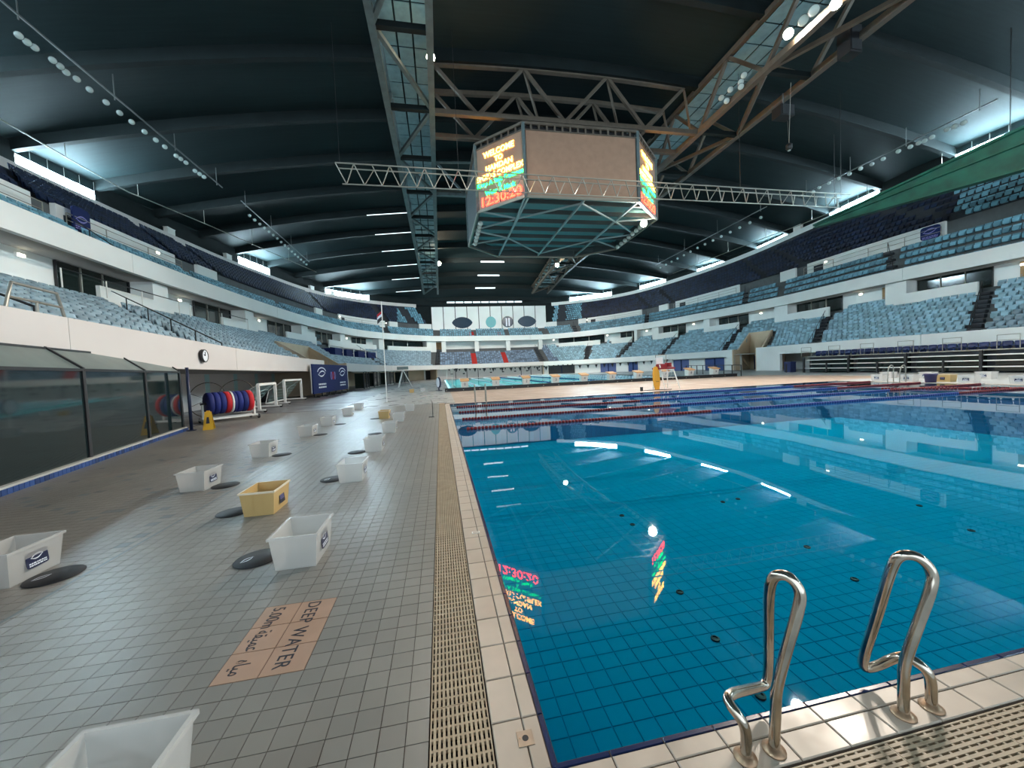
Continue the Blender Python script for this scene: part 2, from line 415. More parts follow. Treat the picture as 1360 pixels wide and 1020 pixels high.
# basin
basin = structure('pool_basin', 'deep blue tiled basin of the main pool', 'pool')
D = 2.3
bs = MB(); bs.b2((PX0-.2, PY0-.1, -D-.4), (PX1+.2, PY1+.2, -D-.008)); bs.build('basin_bed', 'pool_grout', basin)
for n_, lo, hi in (('basin_wall', (PX0-.2, PY0, -D), (PX0-.001, PY1, -.05)), ('basin_wall', (PX1, PY0, -D), (PX1+.3, PY1, -.05)), ('basin_wall', (PX0-.2, PY1-.001, -D), (PX1, PY1+.3, -.05)), ('basin_wall', (PX0-.2, PY0-.2, -D), (PX1, PY0, -.05))):
    MB().b2(lo, hi).build(n_, 'pool_wall', basin)
bt = boxmesh('basin_tile', .25, .25, -.008, 0, 'pool_tile', .005)
bx = [(PX0+i*.25, PY0+j*.25) for i in range(96) for j in range(71)]
BA = np.array([(a, b, -D) for a, b in bx]); ppx, ppy, pz = project(BA+np.array([.125, .125, 0]))
ok = (ppx > 620) & (ppx < 1380) & (ppy < 1010) & (pz > 0); sc_ = np.where(ok, 1/np.maximum(pz, .1), 0)
nearb = set(np.argsort(-sc_)[:240].tolist())
for i in nearb: child_mesh('tile', bt, basin, BA[i])
idx = [i for i in range(len(BA)) if i not in nearb]
Tsave = T; T = np.array([(bx[i][0], bx[i][1], .25) for i in idx]); o = tile_field(np.arange(len(T)), 'tile_field', 'pool_tile', basin, .25, .25, -D, -D-.008, .005); T = Tsave
# water
wt = MB(); wt.add([(PX0, PY0, -.012), (PX1, PY0, -.012), (PX1, PY1, -.012), (PX0, PY1, -.012)], [(0, 1, 2, 3)])
o = wt.build('pool_water', 'water'); tag(o, 'still blue water filling the deep main pool', 'water', kind='stuff')
# inlet fittings on the basin floor
for k, (qx, qy) in enumerate([(903, 787), (950, 849), (1010, 925), (960, 667), (980, 663), (840, 697), (826, 685), (1072, 727), (1135, 770), (1221, 672), (1290, 705)]):
    p = atz(qx, qy, -D)
    t = thing('inlet_fitting', 'small dark round inlet on the floor of the deep pool', 'inlet', (p[0], p[1], -D), 'inlets on the pool floor')
    MB().lathe([(.06, 0), (.06, .02), (.035, .025), (.035, .01), (0.0, .01)], n=12).build('ring', 'black_rubber', t, local=True)

# drain gratings
def grating_mesh(length, width, m='grate'):
    b = MB(); n = 13; p = width/n
    for i in range(n+1): b.b2((i*p-.0062 if i else 0, 0, -.02), (i*p+.0062 if i < n else width, length, 0))
    k = int(round(length/.0525))
    for j in range(k+1): b.b2((0, j*length/k-.006 if j else 0, -.018), (width, j*length/k+.006 if j < k else length, -.0015))
    return b.mesh('grating_panel', m)
gm = grating_mesh(.523, GX1-GX0-.01)
gr = thing('drain_grating', 'long cream plastic overflow grating between the deck tiles and the pool coping', 'grating', (0, 1, 0))
for j in range(37): child_mesh('grating_panel', gm, gr, (GX0+.005, 1.0+j*.525-1-.20, .002))
gr2 = thing('drain_grating', 'cream plastic overflow grating behind the steel pool ladder rails', 'grating', (2, 1.0, 0))
for j in range(11): child_mesh('grating_panel', gm, gr2, (GX1+.06+j*.525+.523-2, .962-1.0, .002), (0, 0, math.pi/2))
# small fittings on the coping
t = thing('skimmer_plate', 'square metal drain plate with a round hole set in the pool corner coping', 'drain', (.292, 1.60, .004))
b = MB(); b.b2((-.036, -.036, 0), (.036, .036, .003)); b.build('plate', 'plate', t, local=True)
MB().lathe([(.0145, .0031), (.0145, .0036), (0, .0036)], n=16).build('hole', 'black_rubber', t, local=True)
MB().lathe([(.004, .0031), (.004, .004), (0, .004)], (-.023, .004, 0), n=8).build('screw', 'flange', t, local=True)
p = atz(632, 708)
t = thing('coping_socket', 'small white socket frame let into the pool coping', 'fitting', (p[0], p[1], .004))
b = MB(); b.b2((-.04, -.02, 0), (.04, -.012, .006)).b2((-.04, .012, 0), (.04, .02, .006)).b2((-.04, -.012, 0), (-.03, .012, .006)).b2((.03, -.012, 0), (.04, .012, .006)); b.build('frame', 'white_paint', t, local=True)
MB().b2((-.03, -.012, 0), (.03, .012, .002)).build('thin_strip', 'flange', t, local=True)

# near ladder rails
def smooth_path(pts, it=3):
    P = [np.array(p, float) for p in pts]
    for _ in range(it):
        Q = [P[0]]
        for a, c in zip(P[:-1], P[1:]): Q += [a*.75+c*.25, a*.25+c*.75]
        Q.append(P[-1]); P = Q
    return P
RAILS = [([(1028, 990, 1.31), (1030, 945, 1.31), (1031, 912, 1.31), (1046, 858, 1.28), (1061, 808, 1.25), (1064, 785, 1.25), (1048, 764, 1.28), (1028, 763, 1.32), (1021, 782, 1.35), (1021, 840, 1.42), (1021, 890, 1.49), (1018, 910, 1.50), (1003, 914, 1.47), (972, 920, 1.40), (964, 930, 1.37), (985, 955, 1.32), (992, 975, 1.31), (990, 1003, 1.31)], 'steel pool ladder handrail with rust-stained floor flanges'),
         ([(1200, 940, 1.31), (1200, 905, 1.31), (1201, 880, 1.31), (1218, 832, 1.28), (1236, 785, 1.25), (1240, 760, 1.25), (1220, 738, 1.28), (1194, 736, 1.32), (1183, 755, 1.35), (1166, 815, 1.42), (1147, 872, 1.49), (1146, 888, 1.50), (1162, 886, 1.47), (1190, 872, 1.40), (1206, 872, 1.37), (1230, 888, 1.32), (1237, 905, 1.31), (1237, 940, 1.31)], 'steel pool ladder handrail standing beside the wet shiny coping')]
for pl, lab in RAILS:
    A3 = [atY(*q) for q in pl]; base = np.array([A3[0][0], A3[0][1], .004]); A3[0][2] = A3[-1][2] = .004
    t = thing('ladder_handrail', lab, 'handrail', base, 'handrails of the near pool ladder')
    MB().tube(smooth_path([q-base for q in A3], 3), .0215, 12).build('rail', 'steel', t, smooth=True, local=True)
    for q in (A3[0], A3[-1]):
        MB().lathe([(.045, 0), (.045, .006), (.030, .012), (.026, .02), (.0, .02)], q-base, n=18).build('flange', 'flange', t, smooth=True, local=True)

# lane ropes
def float_mesh(m, n=25, pitch=.105, name='floats'):
    b = MB()
    for k in range(n): b.lathe([(.02, k*pitch), (.047, k*pitch+.015), (.047, k*pitch+.08), (.02, k*pitch+.095)], n=8, axis='x')
    return b.mesh(name, m, True)
fr_, fb_ = float_mesh('float_red'), float_mesh('float_blue')
for k, (yy, lab) in enumerate([(17.4, 'red and blue floating lane rope closest to the beige deck strip'), (15.1, 'red and blue lane rope second from the beige deck strip'), (12.9, 'red and blue lane rope third from the beige deck strip'), (10.7, 'red and blue lane rope with open water on its ladder side')]):
    t = thing('lane_rope', lab, 'lane rope', (PX0, yy, 0), 'lane ropes across the pool')
    MB().tube([(0, 0, .02), (PX1-PX0, 0, .02)], .008, 6).build('cable', 'black_metal', t, local=True)
    for j in range(9):
        x = .25+j*2.62
        child_mesh('float_run', fr_ if (j < 3 or j > 6) else fb_, t, (x, 0, .015))
rp = thing('lane_rope', 'red lane rope floating beside the row of crates across the pool', 'lane rope', (19.5, 13.9, 0))
MB().tube([(0, 0, .02), (5, -5.5, .02)], .008, 6).build('cable', 'black_metal', rp, local=True)
for j in range(3): child_mesh('float_run', fr_, rp, (.2+j*1.6, -.2-j*1.78, .015), (0, 0, -.84))

# far ladders
for lab, (x0, y0), rz in (('pale steel ladder on the beige strip between the pools', (2.0, PY1+.12), 0.0), ('pale steel ladder at the pool edge by the folded bleachers', (PX1+.1, 16.4), -math.pi/2)):
    t = thing('pool_ladder', lab, 'ladder', (x0, y0, 0), None, rz)
    for s in (-.28, .28):
        MB().tube(smooth_path([(s, .25, 0), (s, .25, .5), (s, .25, .85), (s, .1, .95), (s, -.1, .8), (s, -.17, .3), (s, -.17, -.9)], 2), .024, 8).build('rail', 'alu', t, True, local=True)
    for z in (-.25, -.55, -.85): MB().b2((-.28, -.21, z), (.28, -.13, z+.03)).build('tread', 'alu', t, local=True)

# ================================================================== HALL CURVES (tier edges, sampled along one parameter)
C1k = [(-7.2, -45, 3.3), (-8.1, 8.5, 3.3), (-8.95, 14, 3.3), (-10, 23, 3.25), (-10.6, 36, 3.2), (-10.3, 52, 3.15), (-7.2, 71, 3.1), (-.5, 81.5, 3.07), (13, 83.5, 3.03), (26, 83, 2.95), (35.5, 74, 2.97), (39.5, 55, 2.93), (40, 42, 2.95), (39.5, 28, 3.0), (39.5, 18, 3.0), (39, 2, 3.0), (38, -45, 3.0)]
C2k = [(-17.8, -45, 10), (-18, 8, 10), (-18.4, 20, 10), (-18.8, 29, 10), (-18.6, 43, 10), (-17.2, 58, 10), (-13.2, 75.5, 10), (.2, 90, 10), (13, 92, 9.95), (26, 91.5, 9.85), (41, 76, 9.95), (46, 58, 10), (46.9, 46.5, 10), (46, 31, 10), (46.2, 21, 10), (46, 4, 10), (45.5, -45, 10)]
C3k = [(-22.5, -45, 13.3), (-22.8, 10, 13.3), (-23, 22, 13.3), (-23.3, 31, 13.35), (-23, 44, 13.35), (-21.3, 60, 13.35), (-16.5, 79.5, 13.35), (0, 95.5, 13.4), (13, 97, 13.4), (26, 96.5, 13.4), (44, 80, 13.6), (48.5, 60, 13.8), (49.3, 48, 13.9), (48.9, 33, 14.1), (48.9, 22, 14.2), (48.5, 4, 14.2), (48, -45, 14.2)]
C4k = [(-31, -45, 19), (-31.5, 14, 19), (-31.6, 30, 19), (-31.5, 37, 19), (-30.7, 48, 19), (-28.3, 66, 19), (-21.5, 85, 18.7), (-4, 96.5, 18.4), (13, 99, 18.5), (28, 97, 18.5), (44.5, 87, 18.8), (53, 70, 19.8), (54.6, 57, 20.2), (53.4, 46, 20.3), (52, 32, 20.3), (51.5, 10, 20.3), (51, -45, 20.3)]
SUB = 20
def catmull(K):
    """smooth curve through the stations, slopes weighted by chord length so uneven spacing does not overshoot"""
    K = np.array(K, float); d = np.linalg.norm(np.diff(K, axis=0), axis=1); v = np.diff(K, axis=0)/d[:, None]
    m = np.vstack([v[:1], (v[1:]*d[:-1, None]+v[:-1]*d[1:, None])/(d[1:]+d[:-1])[:, None], v[-1:]]); out = []
    for i in range(len(K)-1):
        for j in range(SUB):
            t = j/SUB
            out.append((2*t**3-3*t*t+1)*K[i]+(t**3-2*t*t+t)*d[i]*m[i]+(-2*t**3+3*t*t)*K[i+1]+(t**3-t*t)*d[i]*m[i+1])
    out.append(K[-1]); return np.array(out)
C1, C2, C3, C4 = map(catmull, (C1k, C2k, C3k, C4k)); NS = len(C1)
_tan = np.gradient((C1*.5+C2*.5)[:, :2], axis=0); _tan /= np.linalg.norm(_tan, axis=1)[:, None]
NRM = np.stack([-_tan[:, 1], _tan[:, 0], 0*_tan[:, 0]], -1)          # outward, square to the rows
def off(C, d, z=None):
    P = C+NRM*d
    if z is not None: P = P.copy(); P[:, 2] = z
    return P
def s_of_px(C, px_, z=None):
    P = C.copy()
    if z is not None: P[:, 2] = z
    x, y_, d = project(P); ok_ = np.where((d > 3) & (np.arange(NS) >= 15) & (np.arange(NS) <= NS-15))[0]
    xs = x[ok_]; m = np.maximum.accumulate(xs)
    return float(np.interp(px_, m, ok_))
def at_s(C, s):
    i = int(min(max(math.floor(s), 0), NS-2)); f = s-i; return C[i]*(1-f)+C[i+1]*f
def nrm_s(s): n = at_s(NRM, s); return n/np.linalg.norm(n)
def srange(s0, s1, step=4):
    n = max(2, int(math.ceil((s1-s0)/step))+1); return np.linspace(s0, s1, n)
def band(mb, C, s0, s1, d0, d1, z0, z1, step=1):
    """a solid curved wall: between offsets d0..d1 and heights z0..z1 (heights may be callables of s)"""
    ss = srange(s0, s1, step); fz = lambda z, s: z(s) if callable(z) else z
    V = []
    for s in ss:
        p = at_s(C, s); n = nrm_s(s)
        for d, z in ((d0, z0), (d1, z0), (d1, z1), (d0, z1)):
            q = p+n*d; V.append((q[0], q[1], fz(z, s)))
    Fc = []; m = len(ss)
    for i in range(m-1):
        a, c = i*4, i*4+4
        for k in range(4): Fc.append((a+k, a+(k+1) % 4, c+(k+1) % 4, c+k))
    Fc += [(3, 2, 1, 0), tuple((m-1)*4+k for k in range(4))]
    return mb.add(V, Fc)

# ================================================================== STANDS
VOM = [(s_of_px(C1, 430), s_of_px(C1, 460)), (s_of_px(C1, 973), s_of_px(C1, 1004))]      # tunnel mouths in the lower tier
VIP0, VIP1 = s_of_px(C1, 583), s_of_px(C1, 722)                                          # box seats on the end wall
in_vom = lambda s: any(a <= s <= b for a, b in VOM)
def fascia(name, label, C, spans, d0, d1, z0f, z1f, m, n_len=26):
    root = structure(name, label, 'balcony wall')
    for a, b in spans:
        k = max(1, int(round((b-a)/n_len))); e = np.linspace(a, b, k+1)
        for i in range(k):
            mb = MB(); band(mb, C, e[i]+(.03 if i else 0), e[i+1]-(.03 if i < k-1 else 0), d0, d1, z0f, z1f); mb.build('panel', m, root)
    return root
z1t = lambda s: at_s(C1, s)[2]
fascia('wall_left', 'long white curved parapet of the lower tier on the booth side', C1, [(0, VOM[0][0]), (VOM[0][1], VIP0)], 0, .3, lambda s: 2.18, z1t, 'white_wall')
fascia('wall_far', 'white parapet of the lower tier below the box seats on the end wall', C1, [(VIP0, VIP1)], 0, .3, lambda s: 2.1, z1t, 'white_wall')
fascia('wall_right', 'long white curved parapet of the lower tier above the folded bleachers', C1, [(VIP1, VOM[1][0]), (VOM[1][1], NS-1)], 0, .3, lambda s: 2.0, z1t, 'white_panel')
z2t = lambda s: at_s(C2, s)[2]
fascia('wall_balcony', 'white curved parapet of the middle tier running all round the hall', C2, [(0, NS-1)], 0, .3, lambda s: z2t(s)-1.22, z2t, 'white_panel', 30)
# soffits and the walls behind the overhangs
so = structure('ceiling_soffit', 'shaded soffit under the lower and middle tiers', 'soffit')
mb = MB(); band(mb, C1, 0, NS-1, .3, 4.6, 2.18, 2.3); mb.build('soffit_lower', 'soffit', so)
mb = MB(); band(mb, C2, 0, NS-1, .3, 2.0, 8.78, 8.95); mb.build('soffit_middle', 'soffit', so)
wl = structure('wall_back', 'recessed deck-level wall under the lower tier', 'wall')
segs = [(0, VOM[0][0], 'white_wall', 4.2), (VOM[0][1], VIP0, 'tan_wall', 4.2), (VIP0, VIP1, 'white_wall', 1.6), (VIP1, VOM[1][0], 'white_panel', 1.2), (VOM[1][1], NS-1, 'white_panel', 4.2)]
for a, b, m, d in segs:
    mb = MB(); band(mb, C1, a, b, d, d+.3, 0, 2.2); mb.build('wall_panel', m, wl)
for s_, da, db in ((VOM[0][0]-.2, 0.3, 4.5), (VOM[0][1]+.2, .3, 4.5), (VIP0, 1.2, 4.6), (VIP1, .9, 2.0), (VOM[1][0]-.2, .3, 1.6), (VOM[1][1]+.2, .3, 4.6)):
    mb = MB(); band(mb, C1, s_-.15, s_+.15, da, db, 0, 2.25); mb.build('return_wall', 'tan_wall', wl)
# pale turquoise stripes painted on the wall under the left tier
for px_ in (274, 312, 340, 362):
    s = s_of_px(off(C1, 4.15), px_, 1.2); w = .55*SUB/14
    mb = MB(); band(mb, C1, s, s+w*1.0, 4.185, 4.2, .4, 2.15, 1); mb.build('painted_stripe', 'teal_paint', wl)

NR1 = 11
def row1(r):
    """plan curve and height of row r of the lower tier"""
    f = r/NR1; A = off(C1, .85); B = off(C2, 1.45); P = A*(1-f)+B*f; P[:, 2] = (C1[:, 2]-.62)*(1-f)+6.95*f; return P
NR2 = 4
def row2(r):
    f = r/NR2; A = off(C2, .6); B = off(C3, -.1); P = A*(1-f)+B*f; P[:, 2] = 9.35*(1-f)+(C3[:, 2]-1.45)*f; return P
NR3 = 9
def row3(r):
    f = r/NR3; A = off(C3, .4); B = off(C4, -.6); P = A*(1-f)+B*f; P[:, 2] = (C3[:, 2]-.2)*(1-f)+(C4[:, 2]-.75)*f; return P
def loft(rowf, nr, cols, skip=lambda i, r: False):
    V = []; Q = []
    R_ = [rowf(r) for r in range(nr+1)]
    cols = list(cols); idx = {}
    for ci, i in enumerate(cols):
        for r in range(nr):
            a = R_[r][i]; c = R_[r+1][i]; zup = c[2]
            idx[(ci, r)] = len(V); V += [(a[0], a[1], a[2]), (c[0], c[1], a[2]), (c[0], c[1], zup)]
    for ci in range(len(cols)-1):
        for r in range(nr):
            if skip(cols[ci], r): continue
            a, b_ = idx[(ci, r)], idx[(ci+1, r)]
            Q += [(a, b_, b_+1, a+1), (a+1, b_+1, b_+2, a+2)]
    return V, Q
st = structure('stand_lower', 'stepped concrete terrace of the lower seating tier', 'terrace')
V, Q = loft(row1, NR1, range(0, NS, 2), lambda i, r: in_vom(i+1) and r < 6)
o = bpy.data.objects.new('steps', np_mesh('steps', V, Q, 'concrete')); link(o, st)
st2 = structure('stand_middle', 'stepped concrete terrace of the middle seating tier', 'terrace')
V, Q = loft(row2, NR2, range(0, NS, 2)); o = bpy.data.objects.new('steps', np_mesh('steps', V, Q, 'concrete')); link(o, st2)
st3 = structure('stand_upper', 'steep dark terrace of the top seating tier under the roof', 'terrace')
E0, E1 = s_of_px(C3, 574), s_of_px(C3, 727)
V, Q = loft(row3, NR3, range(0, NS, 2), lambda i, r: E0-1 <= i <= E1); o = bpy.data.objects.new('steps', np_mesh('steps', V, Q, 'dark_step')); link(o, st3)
mb = MB(); band(mb, C4, 0, E0, -.55, .3, lambda s: at_s(C4, s)[2]-.75, lambda s: at_s(C4, s)[2]); mb.build('rim_wall', 'white_wall', st3)
mb = MB(); band(mb, C4, E1, NS-1, -.55, .3, lambda s: at_s(C4, s)[2]-.75, lambda s: at_s(C4, s)[2]); mb.build('rim_wall', 'white_panel', st3)
# small white plant boxes standing on the rim
for px_ in (222, 300, 412, 440, 1062):
    s = s_of_px(C4, px_); n = nrm_s(s); p = at_s(C4, s)-n*.25
    t = thing('plant_box', 'white services box on the rim above the top tier', 'box', (p[0], p[1], p[2]), 'boxes on the rim wall')
    MB().box((0, 0, .35), (1.2, .45, .7), math.atan2(n[1], n[0])+math.pi/2).build('case', 'white_paint', t, local=True)
    MB().box((0, 0, .72), (1.3, .5, .05), math.atan2(n[1], n[0])+math.pi/2).build('lid', 'white_paint', t, local=True)

# tunnel mouths
vm = structure('wall_tunnel', 'tan plastered walls of the tunnel mouths cut into the lower tier', 'wall')
R1 = [row1(r) for r in range(NR1+1)]
for (a, b) in VOM:
    for s in (a, b):
        prof = [at_s(C1, s)*np.array([1, 1, 0])] + [at_s(R1[r], s)*np.array([1, 1, 0])+np.array([0, 0, at_s(R1[r], s)[2]+.55]) for r in range(0, 7)] + [at_s(R1[6], s)*np.array([1, 1, 0])]
        prof.insert(1, at_s(C1, s))
        tdir = np.cross(nrm_s(s), (0, 0, 1)); n = len(prof)
        A = [q+tdir*.12 for q in prof]; B = [q-tdir*.12 for q in prof]
        MB().add(A+B, [tuple(range(n)), tuple(range(2*n-1, n-1, -1))]+[(i, (i+1) % n, n+(i+1) % n, n+i) for i in range(n)]).build('cheek_wall', 'tan_wall', vm)
    mb = MB(); band(mb, R1[6], a, b, -.2, .1, 0, lambda s: at_s(R1[6], s)[2]+.5); mb.build('end_wall', 'tan_wall', vm)
    mb = MB(); band(mb, R1[6], a+.25*(b-a), a+.5*(b-a), -.26, -.2, 0, 2.0); mb.build('door_leaf', 'bin_blue', vm)

# ---- wall behind the lower tier: windows, doors, pillars, lamps
WB = 1.6
ww = structure('wall_suites', 'white wall with dark suite windows between the lower and middle tiers', 'wall')
mb = MB(); band(mb, C2, 0, NS-1, WB+.35, WB+.6, 6.0, 9.0); mb.build('wall_panel', 'white_panel', ww)
CW = off(C2, WB); px_s = lambda x: s_of_px(CW, x, 8.0)
WIN = [(-260, -120), (-70, 2), (82, 178), (262, 310), (359, 389), (422, 443), (469, 487), (504, 562), (742, 802), (824, 846), (880, 909), (954, 992), (1057, 1116), (1217, 1316)]
for k, (a, b) in enumerate(WIN[2:]):
    sa, sb = px_s(a), px_s(b)
    w = structure('window_%d' % (k+1), 'dark suite window behind the lower tier seats', 'window')
    mb = MB(); band(mb, C2, sa, sb, WB+.28, WB+.36, 6.9, 8.75, 2); mb.build('pane', 'suite_glass', w)
    for s in np.linspace(sa, sb, 4): mb = MB(); band(mb, C2, s-.06, s+.06, WB+.2, WB+.3, 6.9, 8.75, 1); mb.build('mullion', 'black_metal' if s in (sa, sb) else 'alu', w)
    mb = MB(); band(mb, C2, sa, sb, WB+.18, WB+.3, 6.75, 6.9, 2); mb.build('window_sill', 'white_paint', w)
DOOR = [(203, 212), (322, 330), (577, 587), (867, 871), (935, 941), (1027, 1037), (1169, 1187), (1352, 1372)]
for k, (a, b) in enumerate(DOOR):
    sa, sb = px_s(a), px_s(b)
    w = structure('door_%d' % (k+1), 'brown wooden door in the suite wall', 'door')
    mb = MB(); band(mb, C2, sa, sb, WB+.26, WB+.35, 6.6, 8.7, 1); mb.build('door_leaf', 'wood_door', w)
    mb = MB(); band(mb, C2, sa+.1*(sb-sa), sa+.16*(sb-sa), WB+.2, WB+.26, 7.5, 7.65, 1); mb.build('door_handle', 'alu', w)
PAR = [(132, 230), (296, 342), (381, 420), (437, 500), (515, 573), (742, 797), (812, 839), (867, 900), (937, 981), (1035, 1101), (1187, 1299)]
pr = structure('wall_parapet', 'low white parapets standing in front of the suite windows', 'wall')
for a, b in PAR:
    sa, sb = s_of_px(off(C2, .2), a, 7.0), s_of_px(off(C2, .2), b, 7.0)
    mb = MB(); band(mb, C2, sa, sb, .15, .35, 6.3, 7.45, 2); mb.build('parapet', 'white_panel', pr)
PIL = [(178, 200), (310, 322), (389, 398), (443, 450), (497, 503), (563, 576), (846, 850), (871, 880), (941, 949), (1037, 1055), (1187, 1215)]
for a, b in PIL:
    sa, sb = px_s(a), px_s(b); mb = MB(); band(mb, C2, sa, sb, .5, WB+.4, 6.3, 8.9, 2); mb.build('pillar', 'white_panel', ww)
# ---- upper wall panels above the middle tier
W3R = [(-200, 40), (73, 232), (262, 288), (419, 428), (450, 511), (517, 528), (557, 573), (725, 739), (768, 778), (780, 852), (875, 887), (897, 981), (1036, 1056), (1072, 1255)]
w3 = structure('wall_upper', 'white wall panels between the middle and top tiers', 'wall')
for a, b in W3R:
    sa, sb = (0, s_of_px(C3, b)) if a < 0 else (s_of_px(C3, a), s_of_px(C3, b))
    mb = MB(); band(mb, C3, sa, sb, 0, .3, lambda s: at_s(C3, s)[2]-1.6, lambda s: at_s(C3, s)[2], 2); mb.build('wall_panel', 'white_panel', w3)
    if b-a > 35:
        mb = MB(); band(mb, C3, sa+.06*(sb-sa), sa+.06*(sb-sa)+max(.5, .08*(sb-sa)), -.03, .02, lambda s: at_s(C3, s)[2]-1.6, lambda s: at_s(C3, s)[2]-.55, 2); mb.build('doorway', 'dark_step', w3)
        mb = MB()
        for d, z in ((-.5, 0), (-.5, .45)):
            pts = [at_s(C3, s)+nrm_s(s)*d+np.array([0, 0, -1.45+.45+z]) for s in srange(sa, sb, 3)]; mb.tube(pts, .025, 5)
        for s in srange(sa, sb, 6): q = at_s(C3, s)+nrm_s(s)*-.5; mb.bar(q+np.array([0, 0, -1.5]), q+np.array([0, 0, -.55]), .04)
        mb.build('handrail', 'alu', w3)
for q0, q1 in ((0, E0-1), (E1+1, NS-1)):
    mb = MB(); band(mb, C3, q0, q1, .32, .5, lambda s: at_s(C3, s)[2]-1.75, lambda s: at_s(C3, s)[2]-.1, 2); mb.build('backing', 'concrete', w3)
# ---- wall lamps
def wall_lamp(C, px_, z, d, lab, grp):
    s = s_of_px(C, px_, z); p = at_s(C, s)+nrm_s(s)*d; n = nrm_s(s)
    t = thing('wall_lamp', lab, 'lamp', (p[0], p[1], z), grp)
    rz = math.atan2(n[1], n[0])
    MB().box((0, 0, 0), (.12, .42, .2), rz).build('housing', 'white_paint', t, local=True)
    MB().box((-n[0]*.08, -n[1]*.08, 0), (.06, .34, .13), rz).build('lens', 'wall_lamp', t, local=True)
for x in (36, 243, 347, 462, 500, 570, 735, 806, 858, 920, 1009, 1141, 1357): wall_lamp(CW, x, 8.45, .3, 'glowing oval emergency lamp on the suite wall', 'lamps on the suite wall')
for x in (207, 450, 512, 780, 1098): wall_lamp(C3, x, at_s(C3, s_of_px(C3, x))[2]-.5, -.08, 'glowing lamp on the upper wall panel', 'lamps on the upper wall')

# ---- end wall above the box seats
ew = structure('wall_end', 'pale panelled end wall with dark joints above the box seats', 'wall')
eX = np.linspace(-1.5, 28.5, 11); eY = 97.5
for i in range(10): MB().b2((eX[i]+.10, eY, 11.0), (eX[i+1]-.10, eY+.3, 18.0)).build('panel', 'white_panel', ew)
MB().b2((eX[0], eY+.2, 11.0), (eX[-1], eY+.5, 18.05)).build('backing', 'black_metal', ew)
MB().b2((-6, eY+.6, 5), (33, eY+.9, 19.2)).build('backing', 'rib', ew)
for k in range(9):
    MB().b2((2.6+k*2.2, eY+.3, 19.0), (4.5+k*2.2, eY+.4, 19.35)).build('clerestory_pane', 'pale_glow', ew)
for x0, w, m, lab in ((6.2, 5.2, 'oval_navy', 'dark navy lens-shaped window hung on the end wall beside the stairs'), (13.6, 2.7, 'oval_teal', 'pale teal oval emblem on the end wall'), (18.0, 3.0, 'oval_navy', 'small dark oval emblem with white bars on the end wall'), (23.2, 5.0, 'oval_navy', 'dark navy lens-shaped window hung by the far lamp of the end wall')):
    t = thing('oval_panel', lab, 'panel', (x0, eY-.005, 12.7))
    n = 28; pts = [(w/2*math.cos(2*math.pi*k/n)*(1 if w < 4 else 1.0), 1.25+1.45*math.sin(2*math.pi*k/n)*(1 if w < 4 else abs(math.sin(2*math.pi*k/n))**.35)) for k in range(n)]
    V = [(x, 0, z) for x, z in pts]+[(x*.93, -.15, 1.25+(z-1.25)*.93) for x, z in pts]
    MB().add(V, [tuple(range(n)), tuple(range(2*n-1, n-1, -1))]+[(i, (i+1) % n, n+(i+1) % n, n+i) for i in range(n)]).build('lens', m, t, local=True)
    if w == 3.0:
        for k in (-.35, .35): MB().b2((k-.18, -.2, .1), (k+.18, -.15, 2.2)).build('bar', 'label_white', t, local=True)
# pillars and red stairs in the box seats
bx_ = structure('stair_red', 'red carpeted stairs through the box seats of the end wall', 'stairs')
for px_ in (632, 676):
    s = s_of_px(C1, px_)
    for r in range(NR1-3):
        a, b2_ = at_s(R1[r], s), at_s(R1[r+1], s); q = (a+b2_)/2
        MB().b2((q[0]-.75, a[1], a[2]), (q[0]+.75, b2_[1], a[2]+.04)).b2((q[0]-.75, b2_[1]-.12, a[2]), (q[0]+.75, b2_[1]+.02, b2_[2]+.04)).build('step', 'red_carpet', bx_)
    for r in range(3):
        R2a, R2b = row2(r), row2(r+1); a, b2_ = at_s(R2a, s), at_s(R2b, s)
        MB().b2((a[0]-.6, a[1], a[2]), (a[0]+.6, b2_[1], a[2]+.04)).b2((a[0]-.6, b2_[1]-.1, a[2]), (a[0]+.6, b2_[1]+.02, b2_[2]+.04)).build('step', 'red_carpet', bx_)
for px_ in (590, 633, 675, 717):
    p = at_s(off(C2, .6), s_of_px(C2, px_))
    MB().b2((p[0]-.5, p[1]-.4, 6.2), (p[0]+.5, p[1]+.4, 8.9)).build('pillar', 'white_panel', ww)

# ================================================================== SEATS
def seat_parts(w=.44):
    """backrest and tip-up pan in local space: x right, y towards the row behind, z up from the tread"""
    def shell(prof, w, t, bow):
        V = []; Fc = []; nx = 4
        for side in (0, 1):
            for (y, z) in prof:
                for i in range(nx+1):
                    u = i/nx*2-1; V.append((u*w/2*(.78+.30*min(1, max(0, (z-.34)/.35))), y+t*side-bow*(1-u*u), z+ (-.02*u*u if z == prof[-1][1] else 0)))
        n = (nx+1); m = len(prof); o_ = n*m
        for j in range(m-1):
            for i in range(nx):
                a = j*n+i; Fc.append((a, a+1, a+n+1, a+n)); Fc.append((o_+a, o_+a+n, o_+a+n+1, o_+a+1))
        for i in range(nx): Fc.append((i+1, i, o_+i, o_+i+1)); a = (m-1)*n+i; Fc.append((a, a+1, o_+a+1, o_+a))
        for j in range(m-1): a = j*n; Fc.append((a, a+n, o_+a+n, o_+a)); a = j*n+nx; Fc.append((a+n, a, o_+a, o_+a+n))
        return V, Fc
    bk = shell([(.20, .34), (.225, .6), (.26, .86)], w, .035, -.03)
    sp = shell([(.02, .36), (.06, .56), (.10, .74)], w*.94, .05, .02)
    return bk, sp
(bkV, bkF), (spV, spF) = seat_parts()
ME = {}
